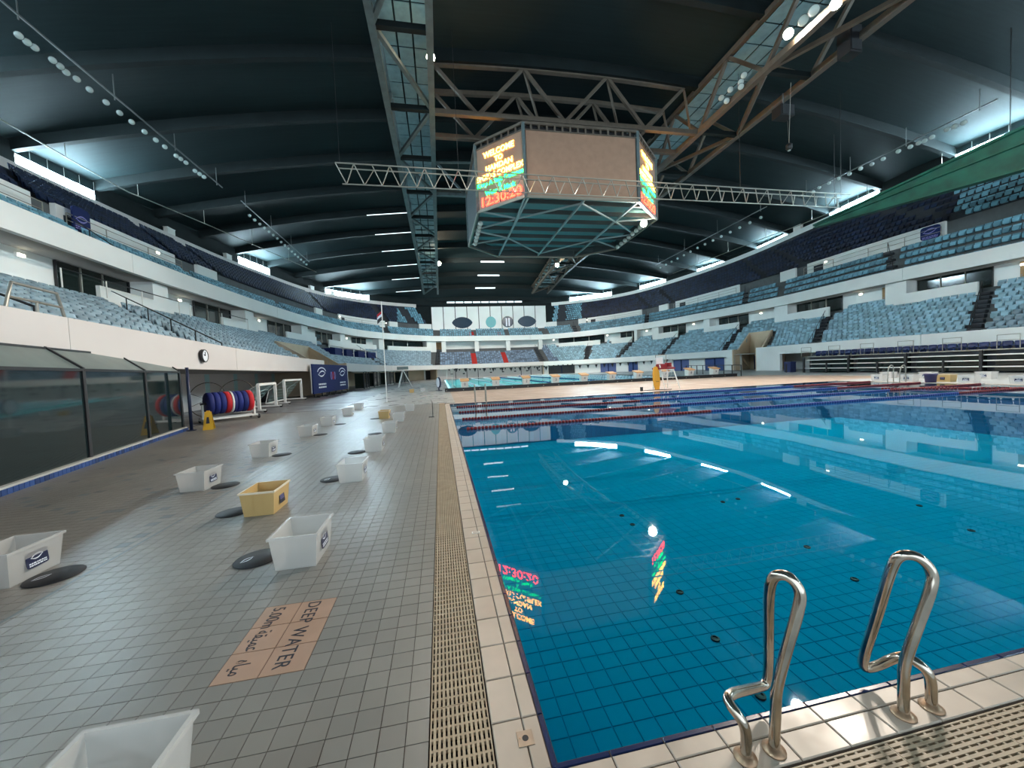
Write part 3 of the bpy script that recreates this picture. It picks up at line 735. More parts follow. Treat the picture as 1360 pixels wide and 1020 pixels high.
for kind, m in (('grey', 'seat_grey'), ('blue', 'seat_blue')):
    ME[kind] = (make_mesh('backrest', bkV, bkF, m, True), make_mesh('seat', spV, spF, m, True), MB().b2((-.03, .1, 0), (.03, .3, .42)).mesh('bracket', 'black_metal'))
# light version for the far mass
lo = MB().add([(-.20, .20, .34), (.20, .20, .34), (.20, .25, .34), (-.20, .25, .34), (-.25, .24, .86), (.25, .24, .86), (.25, .29, .86), (-.25, .29, .86)], [(3, 2, 1, 0), (4, 5, 6, 7), (0, 1, 5, 4), (1, 2, 6, 5), (2, 3, 7, 6), (3, 0, 4, 7)])
lo.add([(-.19, .02, .36), (.19, .02, .36), (.19, .09, .36), (-.19, .09, .36), (-.225, .09, .70), (.225, .09, .70), (.225, .15, .70), (-.225, .15, .70)], [(3, 2, 1, 0), (4, 5, 6, 7), (0, 1, 5, 4), (1, 2, 6, 5), (2, 3, 7, 6), (3, 0, 4, 7)])
loV = np.array(lo.V); loF = np.array(lo.F)
seats = []                                       # x, y, z, angle, group, size in view
def row_seats(P, keep, grp, pitch=.56, dfront=.42):
    Pn = P+NRM*dfront; seg = np.linalg.norm(np.diff(Pn[:, :2], axis=0), axis=1); L_ = np.concatenate([[0], np.cumsum(seg)])
    for k in range(int(L_[-1]/pitch)):
        s = float(np.interp(k*pitch, L_, np.arange(NS)))
        if not keep(s): continue
        q = at_s(Pn, s); n = nrm_s(s)
        seats.append((q[0], q[1], q[2], math.atan2(n[1], n[0])-math.pi/2, grp))
seg_len = np.concatenate([[0], np.cumsum(np.linalg.norm(np.diff(C1[:, :2], axis=0), axis=1))])
def near_any(s, L_, d): x = np.interp(s, np.arange(NS), seg_len); return any(abs(x-np.interp(a, np.arange(NS), seg_len)) < d for a in L_)
AIS1 = [s_of_px(C1, x) for x in (112, 322, 520, 775, 815, 870, 950, 1066, 1278)]+[s_of_px(C1, 632), s_of_px(C1, 676)]
AIS1L = [s_of_px(C1, 583), s_of_px(C1, 724)]
COV0, COV1 = s_of_px(R1[5], 440, 5), s_of_px(R1[5], 499, 5)
PARS = [(s_of_px(off(C2, .2), a, 7.0)-1.2, s_of_px(off(C2, .2), b, 7.0)+1.0) for a, b in PAR]
def keep1(r):
    def f(s):
        if near_any(s, AIS1, .62) or near_any(s, AIS1L, .9): return False
        if r < 6 and any(a-.6 <= s <= b+.6 for a, b in VOM): return False
        if VIP0 < s < VIP1 and r > 7: return False
        if 4 <= r <= 8 and COV0-.5 <= s <= COV1+.5: return False
        if r == NR1-1 and s < NS*.42: return False
        if r >= NR1-2 and s < s_of_px(off(C2, .2), 240, 7.0): return False
        if r >= NR1-2 and any(a <= s <= b for a, b in PARS): return False
        return True
    return f
for r in range(NR1): row_seats(R1[r], keep1(r), 1)
AIS2 = [s_of_px(C2, x) for x in (60, 168, 300, 400, 520, 583, 632, 676, 724, 765, 855, 985, 1030, 1182)]
keep2 = lambda s: not near_any(s, AIS2, .6)
for r in range(NR2): row_seats(row2(r), keep2, 2, dfront=.06)
AIS3 = [s_of_px(C3, x) for x in (50, 240, 296, 435, 515, 550, 745, 860, 890, 1010, 1062, 1262)]
keep3 = lambda s: not near_any(s, AIS3, .6) and not (E0-1 < s < E1+1)
for r in range(NR3-1): row_seats(row3(r), keep3, 3, dfront=.04)
SA = np.array(seats); sx_, sy_, sd_ = project(SA[:, :3]+np.array([0, 0, .6]))
visible = (sx_ > -15) & (sx_ < 1375) & (sy_ > -10) & (sd_ > 1)
score = np.where(visible & (SA[:, 4] == 1), 1/np.maximum(sd_, 1), 0)
top = np.argsort(-score)[:285]; topset = set(top.tolist())
for i in top:
    x, y, z, a, g = SA[i]
    t = thing('stadium_seat', 'pale grey-blue tip-up stadium seat in the lower tier above the glazed booth', 'seat', (x, y, z), 'tip-up seats of the lower tier above the booth', a)
    b_, s_, k_ = ME['grey']
    child_mesh('backrest', b_, t); child_mesh('seat', s_, t); child_mesh('bracket', k_, t)
def seat_mass(idx, name, m, label):
    A = SA[idx]; c, s = np.cos(A[:, 3]), np.sin(A[:, 3])
    X = loV[None, :, 0]*c[:, None]-loV[None, :, 1]*s[:, None]+A[:, 0:1]; Y = loV[None, :, 0]*s[:, None]+loV[None, :, 1]*c[:, None]+A[:, 1:2]; Z = loV[None, :, 2]+A[:, 2:3]
    V = np.stack([X, Y, Z], -1).reshape(-1, 3); Q = (np.arange(len(A))[:, None, None]*len(loV)+loF[None]).reshape(-1, 4)
    o = bpy.data.objects.new(name, np_mesh(name, V, Q, m)); link(o); tag(o, label, 'seats', kind='stuff'); return o
dmask = sd_ > -4
G = lambda g, extra: np.array([i for i in range(len(SA)) if SA[i, 4] == g and i not in topset and dmask[i] and extra(i)])
def s_right(i): return SA[i, 0] > 12
farvip = lambda i: SA[i, 1] > 82 and -1 < SA[i, 0] < 27
seat_mass(G(1, lambda i: not s_right(i) and not farvip(i)), 'seat_rows', 'seat_grey', 'rows of pale grey-blue seats further along the lower tier')
seat_mass(G(1, lambda i: s_right(i) and not farvip(i)), 'seat_rows', 'seat_pale', 'rows of pale blue seats in the lower tier above the bleachers')
seat_mass(G(1, farvip), 'seat_rows', 'seat_vip', 'dark blue box seats on the end wall between red stairs')
seat_mass(G(2, lambda i: True), 'seat_rows', 'seat_blue', 'rows of mid blue seats in the middle tier')
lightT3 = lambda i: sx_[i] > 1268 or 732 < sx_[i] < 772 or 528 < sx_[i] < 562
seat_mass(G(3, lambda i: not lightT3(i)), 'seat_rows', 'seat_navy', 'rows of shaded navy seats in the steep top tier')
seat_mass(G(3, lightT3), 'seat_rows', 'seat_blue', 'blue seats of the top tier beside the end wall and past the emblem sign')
# aisle handrails and dark stair strips
def aisle(s, rowf, nr, w, lab, r0=0):
    base = at_s(rowf(r0), s)
    t = thing('aisle_stair', lab, 'stairs', (base[0], base[1], base[2]), 'aisle stairs between seat blocks', kind='structure')
    RR = [rowf(r) for r in range(nr+1)]
    for r in range(r0, nr):
        a, c = at_s(RR[r], s), at_s(RR[r+1], s); n = nrm_s(s); td = np.array([-n[1], n[0], 0])
        for k in range(2):
            q = a*(1-(k+.5)/2)+c*((k+.5)/2); z = a[2]+(c[2]-a[2])*(k*.5)
            MB().box((q[0], q[1], z+.02), (np.linalg.norm((c-a)[:2])/2, w, .06 if k == 0 else .22), math.atan2(n[1], n[0])).build('step', 'dark_step', t)
    pts = []
    for r in range(r0, nr+1):
        q = at_s(RR[r], s); n = nrm_s(s); td = np.array([-n[1], n[0], 0])*.1; pts.append(q+td+np.array([0, 0, .95]))
    mb = MB().tube(pts, .03, 6)
    for r in range(r0, nr+1, 2): q = pts[r-r0]; mb.bar(q-np.array([0, 0, .95]), q, .04)
    mb.build('handrail', 'black_metal', t)
for s in AIS1[:-2]+AIS1L: aisle(s, row1, NR1-1, 1.0, 'dark stepped aisle with a black handrail through the lower tier seats')
for s in (AIS2[1], AIS2[9], AIS2[10], AIS2[11], AIS2[13]): aisle(s, row2, NR2, .8, 'dark stepped aisle with a black handrail through the middle tier seats')
# white guard rail at the front of the lower tier above the booth
s0, s1 = s_of_px(C1, 20), s_of_px(C1, 97)
t = thing('guard_rail', 'white tubular guard rail on the parapet above the glazed booth', 'railing', at_s(C1, s0))
a, b = at_s(off(C1, .15), s0), at_s(off(C1, .15), s1); up = np.array([0, 0, 1.])
MB().tube([a, a+up*.25+(b-a)*.05, a+up*.55+(b-a)*.12, b+up*.55-(b-a)*.12, b+up*.25-(b-a)*.05, b], .03, 8).build('frame', 'alu', t)
MB().tube([a+up*.25+(b-a)*.05, b+up*.25-(b-a)*.05], .025, 8).build('crossbar', 'alu', t)
MB().tube([(a+b)/2, (a+b)/2+up*.25], .025, 8).build('post', 'alu', t)
# long thin handrails in front of the last rows on the left
for x0, x1 in ((60, 225), (240, 320)):
    s0, s1 = s_of_px(C2, x0, 7.2), s_of_px(C2, x1, 7.2); P = off(C2, -.6, 7.55)
    t = thing('handrail', 'long black handrail crossing the lower tier below the suite windows' if x0 == 60 else 'short black handrail crossing the lower tier below the suite windows', 'railing', at_s(P, s0))
    MB().tube([at_s(P, s) for s in srange(s0, s1, 2)], .03, 6).build('rail', 'black_metal', t)
    for s in srange(s0, s1, 8): q = at_s(P, s); MB().bar(q-np.array([0, 0, .95]), q, .045).build('post', 'white_paint', t)

# ================================================================== ROOF
XC = 12.0
def roof_z(x, y):
    u = abs(x-XC); q = max(0.0, y-50.0)
    return 26.2-.0027*u*u-.0026*q*q*(1-.35*min(1.0, (u/40)**2))
RIBY = [29.8+6.75*k for k in range(-11, 11)]
ceil = structure('ceiling', 'dark arched roof of overlapping metal shells on ribs', 'roof')
XS = np.linspace(-35, 60, 49)
for k in range(len(RIBY)-1):
    y0, y1 = RIBY[k], RIBY[k+1]; V = []; Fc = []; n = len(XS)
    for x in XS: V += [(x, y0, roof_z(x, y0)-.28), (x, y1, roof_z(x, y1)+.10)]
    V += [(v[0], v[1], v[2]+.15) for v in V]
    for i in range(n-1):
        a = 2*i; Fc += [(a, a+1, a+3, a+2), (2*n+a, 2*n+a+2, 2*n+a+3, 2*n+a+1), (a, a+2, 2*n+a+2, 2*n+a), (a+1, 2*n+a+1, 2*n+a+3, a+3)]
    MB().add(V, Fc).build('roof_shell', 'roof', ceil)
for y in RIBY:
    V = []; Fc = []; n = len(XS)
    for x in XS:
        z = roof_z(x, y)
        V += [(x, y-.22, z+.3), (x, y-.22, z-.82), (x, y+.22, z-.82), (x, y+.22, z+.3)]
    for i in range(n-1):
        a = 4*i
        for c in range(4): Fc.append((a+c, a+(c+1) % 4, a+4+(c+1) % 4, a+4+c))
    MB().add(V, Fc).build('rib_beam', 'rib', ceil)
MB().b2((-35, 97.9, 19.3), (60, 98.3, 27)).build('end_gable', 'rib', ceil)
# clerestory above the rim: dark wall with lit window bays
cl = structure('wall_clerestory', 'dark wall band between the rim and the roof with daylight windows', 'wall')
def y_to_s(C, Y, left):
    idx = np.arange(0, int(NS*.47)) if left else np.arange(int(NS*.53), NS)[::-1]
    return float(np.interp(Y, C[idx, 1], idx))
WB_L = [(23.1, 29.4), (36.6, 43.0), (63.8, 70.6), (84, 91)]
WB_R = [(16.5, 22.8), (23.4, 29.6), (36.6, 43.0), (50.3, 56.6), (63.8, 70), (77.2, 83), (88.5, 94.5)]
C4o = off(C4, .15)
wins = []
for left, L_ in ((True, WB_L+[(9.8, 16), (-3.5, 2.8), (-17, -10.7), (-30.5, -24)]), (False, WB_R+[(3, 9.3), (-10, -4), (-24, -17), (-37, -31)])):
    for a, b in L_:
        s0, s1 = y_to_s(C4, a, left), y_to_s(C4, b, left); wins.append((min(s0, s1), max(s0, s1), left))
wins.sort()
top_of = lambda s: roof_z(*at_s(C4o, s)[:2])-.12
cur = 0.0
for a, b, left in wins+[(NS-1, NS-1, None)]:
    if a > cur+.2:
        mb = MB(); band(mb, C4o, cur, a, 0, .2, lambda s: at_s(C4, s)[2], top_of, 3); mb.build('blind_panel', 'rib', cl)
    cur = b
for k, (a, b, left) in enumerate(wins):
    w = structure('window_%d' % (k+31), 'bright daylight clerestory window between the rim and the roof shell', 'window')
    e = np.linspace(a, b, 6)
    for i in range(5):
        mb = MB(); band(mb, C4o, e[i], e[i+1], .05, .1, lambda s: at_s(C4, s)[2]+.05, lambda s: at_s(C4, s)[2]*.42+top_of(s)*.58, 1); mb.build('pane', 'daylight', w)
    for i in range(6):
        mb = MB(); band(mb, C4o, e[i]-.025, e[i]+.025, -.02, .1, lambda s: at_s(C4, s)[2], top_of, 1); mb.build('mullion', 'white_paint', w)
    mb = MB(); band(mb, C4o, a, b, .0, .15, lambda s: at_s(C4, s)[2]*.42+top_of(s)*.58, top_of, 1); mb.build('spandrel', 'roof', w)
    mb = MB(); band(mb, C4o, a, b, -.02, .06, lambda s: at_s(C4, s)[2]*.7+top_of(s)*.3-.03, lambda s: at_s(C4, s)[2]*.7+top_of(s)*.3+.03, 1); mb.build('transom', 'white_paint', w)
# eave service pipes
for left, x, lab in ((True, -28.3, 'thin bright service pipe under the roof eave above the booth side'), (False, 50.6, 'thin bright service pipe under the roof eave above the bleachers')):
    t = thing('service_pipe', lab, 'pipe', (x, 20, 20))
    ys = np.linspace(-10, 70, 30)
    MB().tube([(x+(max(0, y-42)*.30 if left else max(0, y-45)*-.12), y, 20.0-max(0, y-50)*.02) for y in ys], .05, 6).build('pipe', 'alu', t)
    for y in RIBY[8:17]:
        xx = x+(max(0, y-42)*.30 if left else max(0, y-45)*-.12); MB().bar((xx, y, 20.0-max(0, y-50)*.02), (xx, y, roof_z(xx, y)-.3), .03).build('hanger', 'alu', t)

# ================================================================== TRUSSES
def zb(y): return 21.5 if y < 74 else 21.5-(y-74)*.095
def long_truss(xa, xb, label, m, ends=(-8, 96)):
    t = thing('roof_truss', label, 'truss', (xa, 30, 21.5))
    ys = [y for y in np.arange(ends[0], ends[1]+.1, 6.75/2*1.0) ]; ys = [RIBY[3]+6.75*k for k in range(0, 18)]
    tz = lambda x, y: max(zb(y)+1.6, roof_z(x, y)-.75)
    for x in (xa, xb):
        for a, b in zip(ys[:-1], ys[1:]):
            bar('chord', (x, a, zb(a)), (x, b, zb(b)), .42, .42, m, t); bar('chord', (x, a, tz(x, a)), (x, b, tz(x, b)), .38, .38, m, t)
            mid = (a+b)/2
            bar('brace', (x, a, zb(a)), (x, mid, tz(x, mid)), .24, .24, m, t); bar('brace', (x, mid, tz(x, mid)), (x, b, zb(b)), .24, .24, m, t)
    flip = False
    for a, b in zip(ys[:-1], ys[1:]):
        bar('cross_beam', (xa, a, zb(a)), (xb, a, zb(a)), .34, .34, 'rib', t)
        q = ((xa, a), (xb, b)) if flip else ((xb, a), (xa, b)); flip = not flip
        bar('brace', (*q[0], zb(q[0][1])), (*q[1], zb(q[1][1])), .26, .26, m, t)
        n = 3
        for i in range(n):
            u0, u1 = xa+(xb-xa)*i/n+.06, xa+(xb-xa)*(i+1)/n-.06
            for j in range(4):
                v0, v1 = a+(b-a)*j/4+.06, a+(b-a)*(j+1)/4-.06
                zz = tz(xa, (v0+v1)/2)-.35
                mb = MB(); mb.b2((u0, v0, zz), (u1, v1, zz+.05)); mb.build('ceiling_panel', 'truss_panel', t)
    return t
tl = long_truss(-2.8, .4, 'long teal-grey roof truss with panelled ceiling leading to the end wall', 'truss_steel')
tr = long_truss(23.2, 27.0, 'long brown-grey roof truss carrying floodlights beyond the scoreboard', 'truss_warm')
def cross_truss(y, label, m):
    t = thing('roof_truss', label, 'truss', (12, y, 21.5))
    tops = [.4+k*7.1+.2 for k in range(4)]; bots = [3.9+k*7.1 for k in range(3)]
    bar('chord', (.6, y, 21.5), (23.0, y, 21.5), .36, .36, m, t)
    for a, b in zip(tops[:-1], tops[1:]): bar('chord', (a, y, roof_z(a, y)-.75), (b, y, roof_z(b, y)-.75), .34, .34, m, t)
    for k, bx2 in enumerate(bots):
        for a in (tops[k], tops[k+1]): bar('brace', (a, y, roof_z(a, y)-.75), (bx2, y, 21.5), .24, .24, m, t)
        bar('brace', (tops[k+1], y, roof_z(tops[k+1], y)-.75), (tops[k+1]+1.6, y+1.2, 21.6), .16, .16, m, t)
    return t
cross_truss(30.0, 'brown cross truss directly above the front of the scoreboard', 'truss_warm')
cross_truss(33.0, 'second cross truss just behind the front one over the scoreboard', 'truss_warm')
cross_truss(43.6, 'cross truss over the back of the scoreboard', 'truss_steel')
# slender suspended lattice beam in front of the scoreboard
t = thing('lattice_beam', 'slender light-grey lattice beam hung across in front of the scoreboard', 'beam', (14, 27.4, 14.7))
y = 27.4; x0, x1 = -6.1, 35.3; zt = lambda x: 15.75-(x-x0)*.008; zl = lambda x: 14.55-(x-x0)*.003
for yy in (y-.35, y+.35): bar('chord', (x0, yy, zt(x0)), (x1+.3, yy, zt(x1)), .07, .07, 'alu', t)
bar('chord', (x0+.3, y, zl(x0)), (x1, y, zl(x1)), .07, .07, 'alu', t)
n = 36; xs = np.linspace(x0, x1, n+1)
for i in range(n):
    a, b = xs[i], xs[i+1]; m_ = (a+b)/2
    bar('lattice_bar', (a, y-.35, zt(a)), (m_, y, zl(m_)), .05, .05, 'alu', t); bar('lattice_bar', (m_, y, zl(m_)), (b, y+.35 if i % 2 else y-.35, zt(b)), .05, .05, 'alu', t)
for x in (x0+.2, 2, 25, x1-.2): bar('hanger', (x, y, zt(x)), (x, y, roof_z(x, y)-.3), .025, .025, 'black_metal', t)
# light caught by the beam edges, painted as thin emissive strips on the ribs
sl = structure('window_91', 'thin glowing strips that paint lit edges on the roof ribs', 'painted light')
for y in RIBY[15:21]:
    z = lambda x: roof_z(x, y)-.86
    xa, xb = -9.0, -3.4; MB().add([(xa, y-.24, z(xa)), (xb, y-.24, z(xb)), (xb, y-.24, z(xb)+.1), (xa, y-.24, z(xa)+.1), (xa, y-.20, z(xa)), (xb, y-.20, z(xb)), (xb, y-.20, z(xb)+.1), (xa, y-.20, z(xa)+.1)], [tuple(f) for f in ((0, 1, 2, 3), (7, 6, 5, 4), (0, 4, 5, 1), (3, 2, 6, 7), (0, 3, 7, 4), (1, 5, 6, 2))]).build('thin_strip', 'pale_glow', sl)
for y in RIBY[17:21]: MB().b2((9.2, y-.3, roof_z(12, y)-.9), (14.0, y-.22, roof_z(12, y)-.62)).build('thin_strip', 'pale_glow', sl)

# ================================================================== SCOREBOARD
ZB, ZT_ = 15.0, 20.5
OCT = [(7.2, 28.9), (16.75, 28.9), (20.5, 32.4), (20.7, 41.0), (16.8, 44.4), (7.4, 44.4), (3.7, 40.9), (3.8, 32.2)]
sb = thing('scoreboard', 'octagonal hanging scoreboard with a dark screen and lit welcome text', 'scoreboard', (12.2, 36.6, ZB))
cx_, cy_ = 12.2, 36.6
def face_pts(i): a, b = OCT[i], OCT[(i+1) % 8]; return np.array([*a, 0.]), np.array([*b, 0.])
for i in range(8):
    a, b = face_pts(i); d = (b-a)/np.linalg.norm(b-a); nrm = np.array([d[1], -d[0], 0])
    A, B = a+d*.18, b-d*.18; th = nrm*-.25
    V = [A+[0, 0, ZB], B+[0, 0, ZB], B+[0, 0, ZT_-.55], A+[0, 0, ZT_-.55]]; V = V+[v+th for v in V]
    pan = MB().add(V, BQ := [(0, 1, 2, 3), (7, 6, 5, 4), (0, 4, 5, 1), (3, 2, 6, 7), (0, 3, 7, 4), (1, 5, 6, 2)]).build('screen' if i in (0, 1, 7) else 'side_panel', 'led_black' if i in (0, 1, 7) else 'board_frame', sb)
    bar('frame_post', a+[0, 0, ZB-.1], a+[0, 0, ZT_], .22, .22, 'truss_steel', sb)
    bar('frame_rail', a+[0, 0, ZB-.05], b+[0, 0, ZB-.05], .12, .2, 'alu', sb)
    bar('frame_rail', a+[0, 0, ZT_], b+[0, 0, ZT_], .16, .2, 'truss_warm', sb)
    bar('frame_rail', a+[0, 0, ZT_-.5], b+[0, 0, ZT_-.5], .10, .10, 'truss_warm', sb)
    n = max(4, int(np.linalg.norm(b-a)/.62))
    for k in range(1, n): q = a+(b-a)*k/n; bar('vent_bar', q+[0, 0, ZT_-.5], q+[0, 0, ZT_], .10, .14, 'truss_warm', sb)
    back = MB().add([a*.97+np.array([cx_, cy_, 0])*.03+[0, 0, ZT_-.5], b*.97+np.array([cx_, cy_, 0])*.03+[0, 0, ZT_-.5], b*.97+np.array([cx_, cy_, 0])*.03+[0, 0, ZT_-.05], a*.97+np.array([cx_, cy_, 0])*.03+[0, 0, ZT_-.05]], [(0, 1, 2, 3)]).build('vent_back', 'black_metal', sb)
lines = [('WELCOME', .62, 'led_yellow', 19.25), ('TO', .55, 'led_yellow', 18.68), ('HAMDAN', .60, 'led_yellow', 18.10), ('SPORTS COMPLEX', .60, 'led_yellow', 17.50), ('Keep A Safe Distance', .50, 'led_green', 16.98), ('&', .42, 'led_green', 16.58), ('Wear A Mask', .50, 'led_green', 16.2), ('12:30:20', 1.0, 'led_red', 15.55)]
wid = {'WELCOME': 3.0, 'TO': .8, 'HAMDAN': 2.6, 'SPORTS COMPLEX': 4.6, 'Keep A Safe Distance': 4.6, '&': .3, 'Wear A Mask': 3.0, '12:30:20': 3.9}
for i in (7, 1):
    a, b = face_pts(i); d = (b-a)/np.linalg.norm(b-a); nrm = np.array([d[1], -d[0], 0]); c = (a+b)/2+nrm*.03
    for s, sz, m, z in lines:
        text('led_text', s, sz, m, frame_M((c[0]-cx_, c[1]-cy_, z-ZB), d, (0, 0, 1)), sb, 'CENTER', .01, width=wid[s], bold=.012)
# underside: deck panels and frame grid
ctr = np.array([cx_, cy_])
ins = [tuple(ctr+(np.array(p)-ctr)*.985) for p in OCT]
MB().prism(ins, ZB+.75, ZB+.85).build('belly_panel', 'board_panel', sb)
def clip_line(val, axis):
    out = []
    for i in range(8):
        a, b = np.array(OCT[i]), np.array(OCT[(i+1) % 8])
        if (a[axis]-val)*(b[axis]-val) < 0: out.append(a+(b-a)*(val-a[axis])/(b[axis]-a[axis]))
    return out
for val in (30.6, 32.6, 34.6, 36.6, 38.6, 40.6, 42.6):
    q = clip_line(val, 1)
    if len(q) == 2: bar('belly_beam', (*q[0], ZB+.35), (*q[1], ZB+.35), .12, .35, 'board_frame', sb)
for val in (7.5, 12.2, 16.9):
    q = clip_line(val, 0)
    if len(q) == 2: bar('belly_beam', (*q[0], ZB+.08), (*q[1], ZB+.08), .16, .16, 'belly_steel', sb)
for a, b in (((7.2, 28.9), (7.5, 36.6)), ((3.8, 32.2), (7.5, 33.5)), ((7.5, 33.5), (12.2, 30.0)), ((12.2, 30.0), (16.9, 33.5)), ((16.9, 33.5), (20.5, 32.4)), ((3.7, 40.9), (7.5, 38.5)), ((16.9, 38.5), (20.7, 41)), ((7.5, 38.5), (12.2, 43.5)), ((16.9, 38.5), (12.2, 43.5)), ((3.8, 36.6), (7.5, 33.5)), ((20.6, 36.6), (16.9, 33.5)), ((3.8, 36.6), (7.5, 38.5)), ((20.6, 36.6), (16.9, 38.5))):
    bar('belly_brace', (*a, ZB+.06), (*b, ZB+.06), .12, .12, 'belly_steel', sb)
for x, y in ((7.5, 30), (16.5, 30), (7.5, 43.6), (16.5, 43.6)): bar('hanger', (x, y, ZT_), (x, y, 21.5), .12, .12, 'truss_steel', sb)

# ================================================================== FLOODLIGHTS
lampP = MB().lathe([(.05, -.30), (.16, -.26), (.27, -.05), (.30, 0), (.26, .01)], n=14).mesh('reflector', 'lamp_body', True)
lensU = MB().lathe([(.27, 0), (.26, .03), (0, .035)], n=14).mesh('lens', 'lamp_lens', True)
lensL = MB().lathe([(.27, 0), (.26, .03), (0, .035)], n=14).mesh('lens', 'lamp_lit', True)
arm = MB().bar((0, 0, -.30), (0, 0, -.75), .05).mesh('bracket', 'lamp_body')
def flood(p, aim, lit, label, group, scale=1.0):
    t = thing('floodlight', label, 'floodlight', p, group)
    d = Vector(np.array(aim)-np.array(p)).normalized(); t.rotation_euler = d.to_track_quat('Z', 'Y').to_euler(); t.scale = (scale,)*3
    child_mesh('reflector', lampP, t); child_mesh('lens', lensL if lit else lensU, t); child_mesh('bracket', arm, t)
    return t
def spot(p, aim, watt, col=(1, .90, .78), size=150, rad=.35):
    l = bpy.data.lights.new('flood_beam', 'SPOT'); l.energy = watt; l.color = col; l.spot_size = math.radians(size); l.spot_blend = .6; l.shadow_soft_size = rad
    o = bpy.data.objects.new('flood_beam', l); COL.objects.link(o); o.location = tuple(map(float, p))
    o.rotation_euler = Vector(np.array(aim)-np.array(p)).normalized().to_track_quat('-Z', 'Y').to_euler(); return o
LIT = [((572, 76), .55, 21.5, (0, 0, 0)), ((1047, 45), 22.6, None, None), ((1110, 5), 22.9, None, None), ((583, 350), .6, None, None), ((740, 352), 22.6, None, None)]
for k, ((qx, qy), X, _, _) in enumerate(LIT):
    p = atX(qx, qy, X) if X > 5 else atz(qx, qy, 21.95)
    aim = np.array([10, p[1]-16, 0]) if k < 3 else np.array([13, 90, 5])
    flood(p, np.array([0, 0, H]), True, ['lit floodlight on the near panelled truss above the lattice beam', 'brightest lit floodlight on the brown-grey truss beside the speaker boxes', 'lit floodlight on the brown-grey truss close to the roof', 'small lit floodlight low on the panelled truss near the end wall', 'lit floodlight on the brown-grey truss behind the scoreboard'][k], 'lit floodlights', 1.0 if k in (0, 1, 2) else 1.3)
    dd = (np.array([0, 0, H])-p); dd /= np.linalg.norm(dd)
    spot(p+dd*.35, aim, LAMP_WATT*(1.0 if k < 3 else 1.3))
p = atz(855, 297, ZB-.2); flood(p, EYE, True, 'lit floodlight on the lower corner of the scoreboard', 'lit floodlights', 1.1); spot(p+(EYE-p)/np.linalg.norm(EYE-p)*.15, (12, 8, 0), LAMP_WATT*.7)
# unlit rows hung from the roof
rowsL = [(25, 47), (36, 56), (46, 63), (70, 80), (80, 88), (88, 96), (102, 105), (119, 119), (141, 136), (159, 150), (175, 162), (192, 175), (207, 186), (219, 195), (234, 207), (240, 211), (247, 216), (259, 227), (265, 231), (271, 235)]
for k, (qx, qy) in enumerate(rowsL):
    flood(atX(qx, qy, -20.9), EYE+np.array([6, 0, 0]), False, 'unlit round floodlight in the long row hung below the booth-side roof', 'floodlights in the booth-side roof row', .62)
for k in range(16):
    y = 51.8+k*1.25; flood((-20.6, y-3, 20.55-max(0, y-58)*.03), (8, y-25, 0), False, 'unlit floodlight in the second row hung below the booth-side roof', 'floodlights in the second booth-side row', .62)
rowsR = [(1280, 163), (1268, 168), (1258, 172), (1238, 182), (1228, 187), (1220, 190), (1209, 195), (1193, 201), (1173, 211), (1158, 218), (1143, 224), (1128, 231), (1114, 237), (1101, 243), (1088, 249), (1080, 255)]
for qx, qy in rowsR: flood(atX(qx, qy, 44.8), EYE+np.array([6, 0, 0]), False, 'unlit round floodlight in the long row hung below the bleacher-side roof', 'floodlights in the bleacher-side roof row', .7)
for k in range(14):
    y = 46+k*1.8; flood((43.2, y-2, 20.4-max(0, y-58)*.03), (14, y-25, 0), False, 'unlit floodlight in the second row hung below the bleacher-side roof', 'floodlights in the second bleacher-side row', .7)
for X, ya, yb, lab in ((-20.9, 24, 44, 'thin dark batten carrying the long booth-side floodlight row'), (-20.6, 47, 69, 'thin dark batten carrying the second booth-side floodlight row'), (44.8, 23, 40, 'thin dark batten carrying the long bleacher-side floodlight row'), (43.2, 43, 69, 'thin dark batten carrying the second bleacher-side floodlight row')):
    t = thing('lighting_batten', lab, 'batten', (X, ya, 21.3)); MB().bar((X, ya, 21.45), (X, yb, 21.45 if yb < 60 else 21.0), .09).build('bar', 'lamp_body', t)
    for y in np.linspace(ya+1, yb-1, 4): MB().bar((X, y, 21.2), (X, y, roof_z(X, y)-.35), .05).build('hanger', 'lamp_body', t)
for qx, qy in ((958, 130), (965, 134), (970, 119), (984, 109), (984, 115), (988, 100)):
    flood(atX(qx, qy, 22.7), EYE, False, 'unlit floodlight in the cluster on the brown-grey truss', 'floodlight cluster on the truss', .75)
for qx, qy in ((1067, 27), (1081, 14)): flood(atX(qx, qy, 22.8), EYE, False, 'unlit floodlight next to the brightest lamp on the truss', 'floodlights beside the brightest lamp')
# lamp strips under the scoreboard
for (a, b, lab, g) in (((638, 297), (631, 324), 'small pale lamp in the strip under the dark side of the scoreboard', 'lamps under the dark scoreboard side'), ((850, 302), (820, 328), 'small pale lamp in the strip under the lit text side of the scoreboard', 'lamps under the lit scoreboard side')):
    for k in range(7):
        f = k/6; q = atz(a[0]*(1-f)+b[0]*f, a[1]*(1-f)+b[1]*f, ZB-.25); flood(q, EYE, False, lab, g, .8)
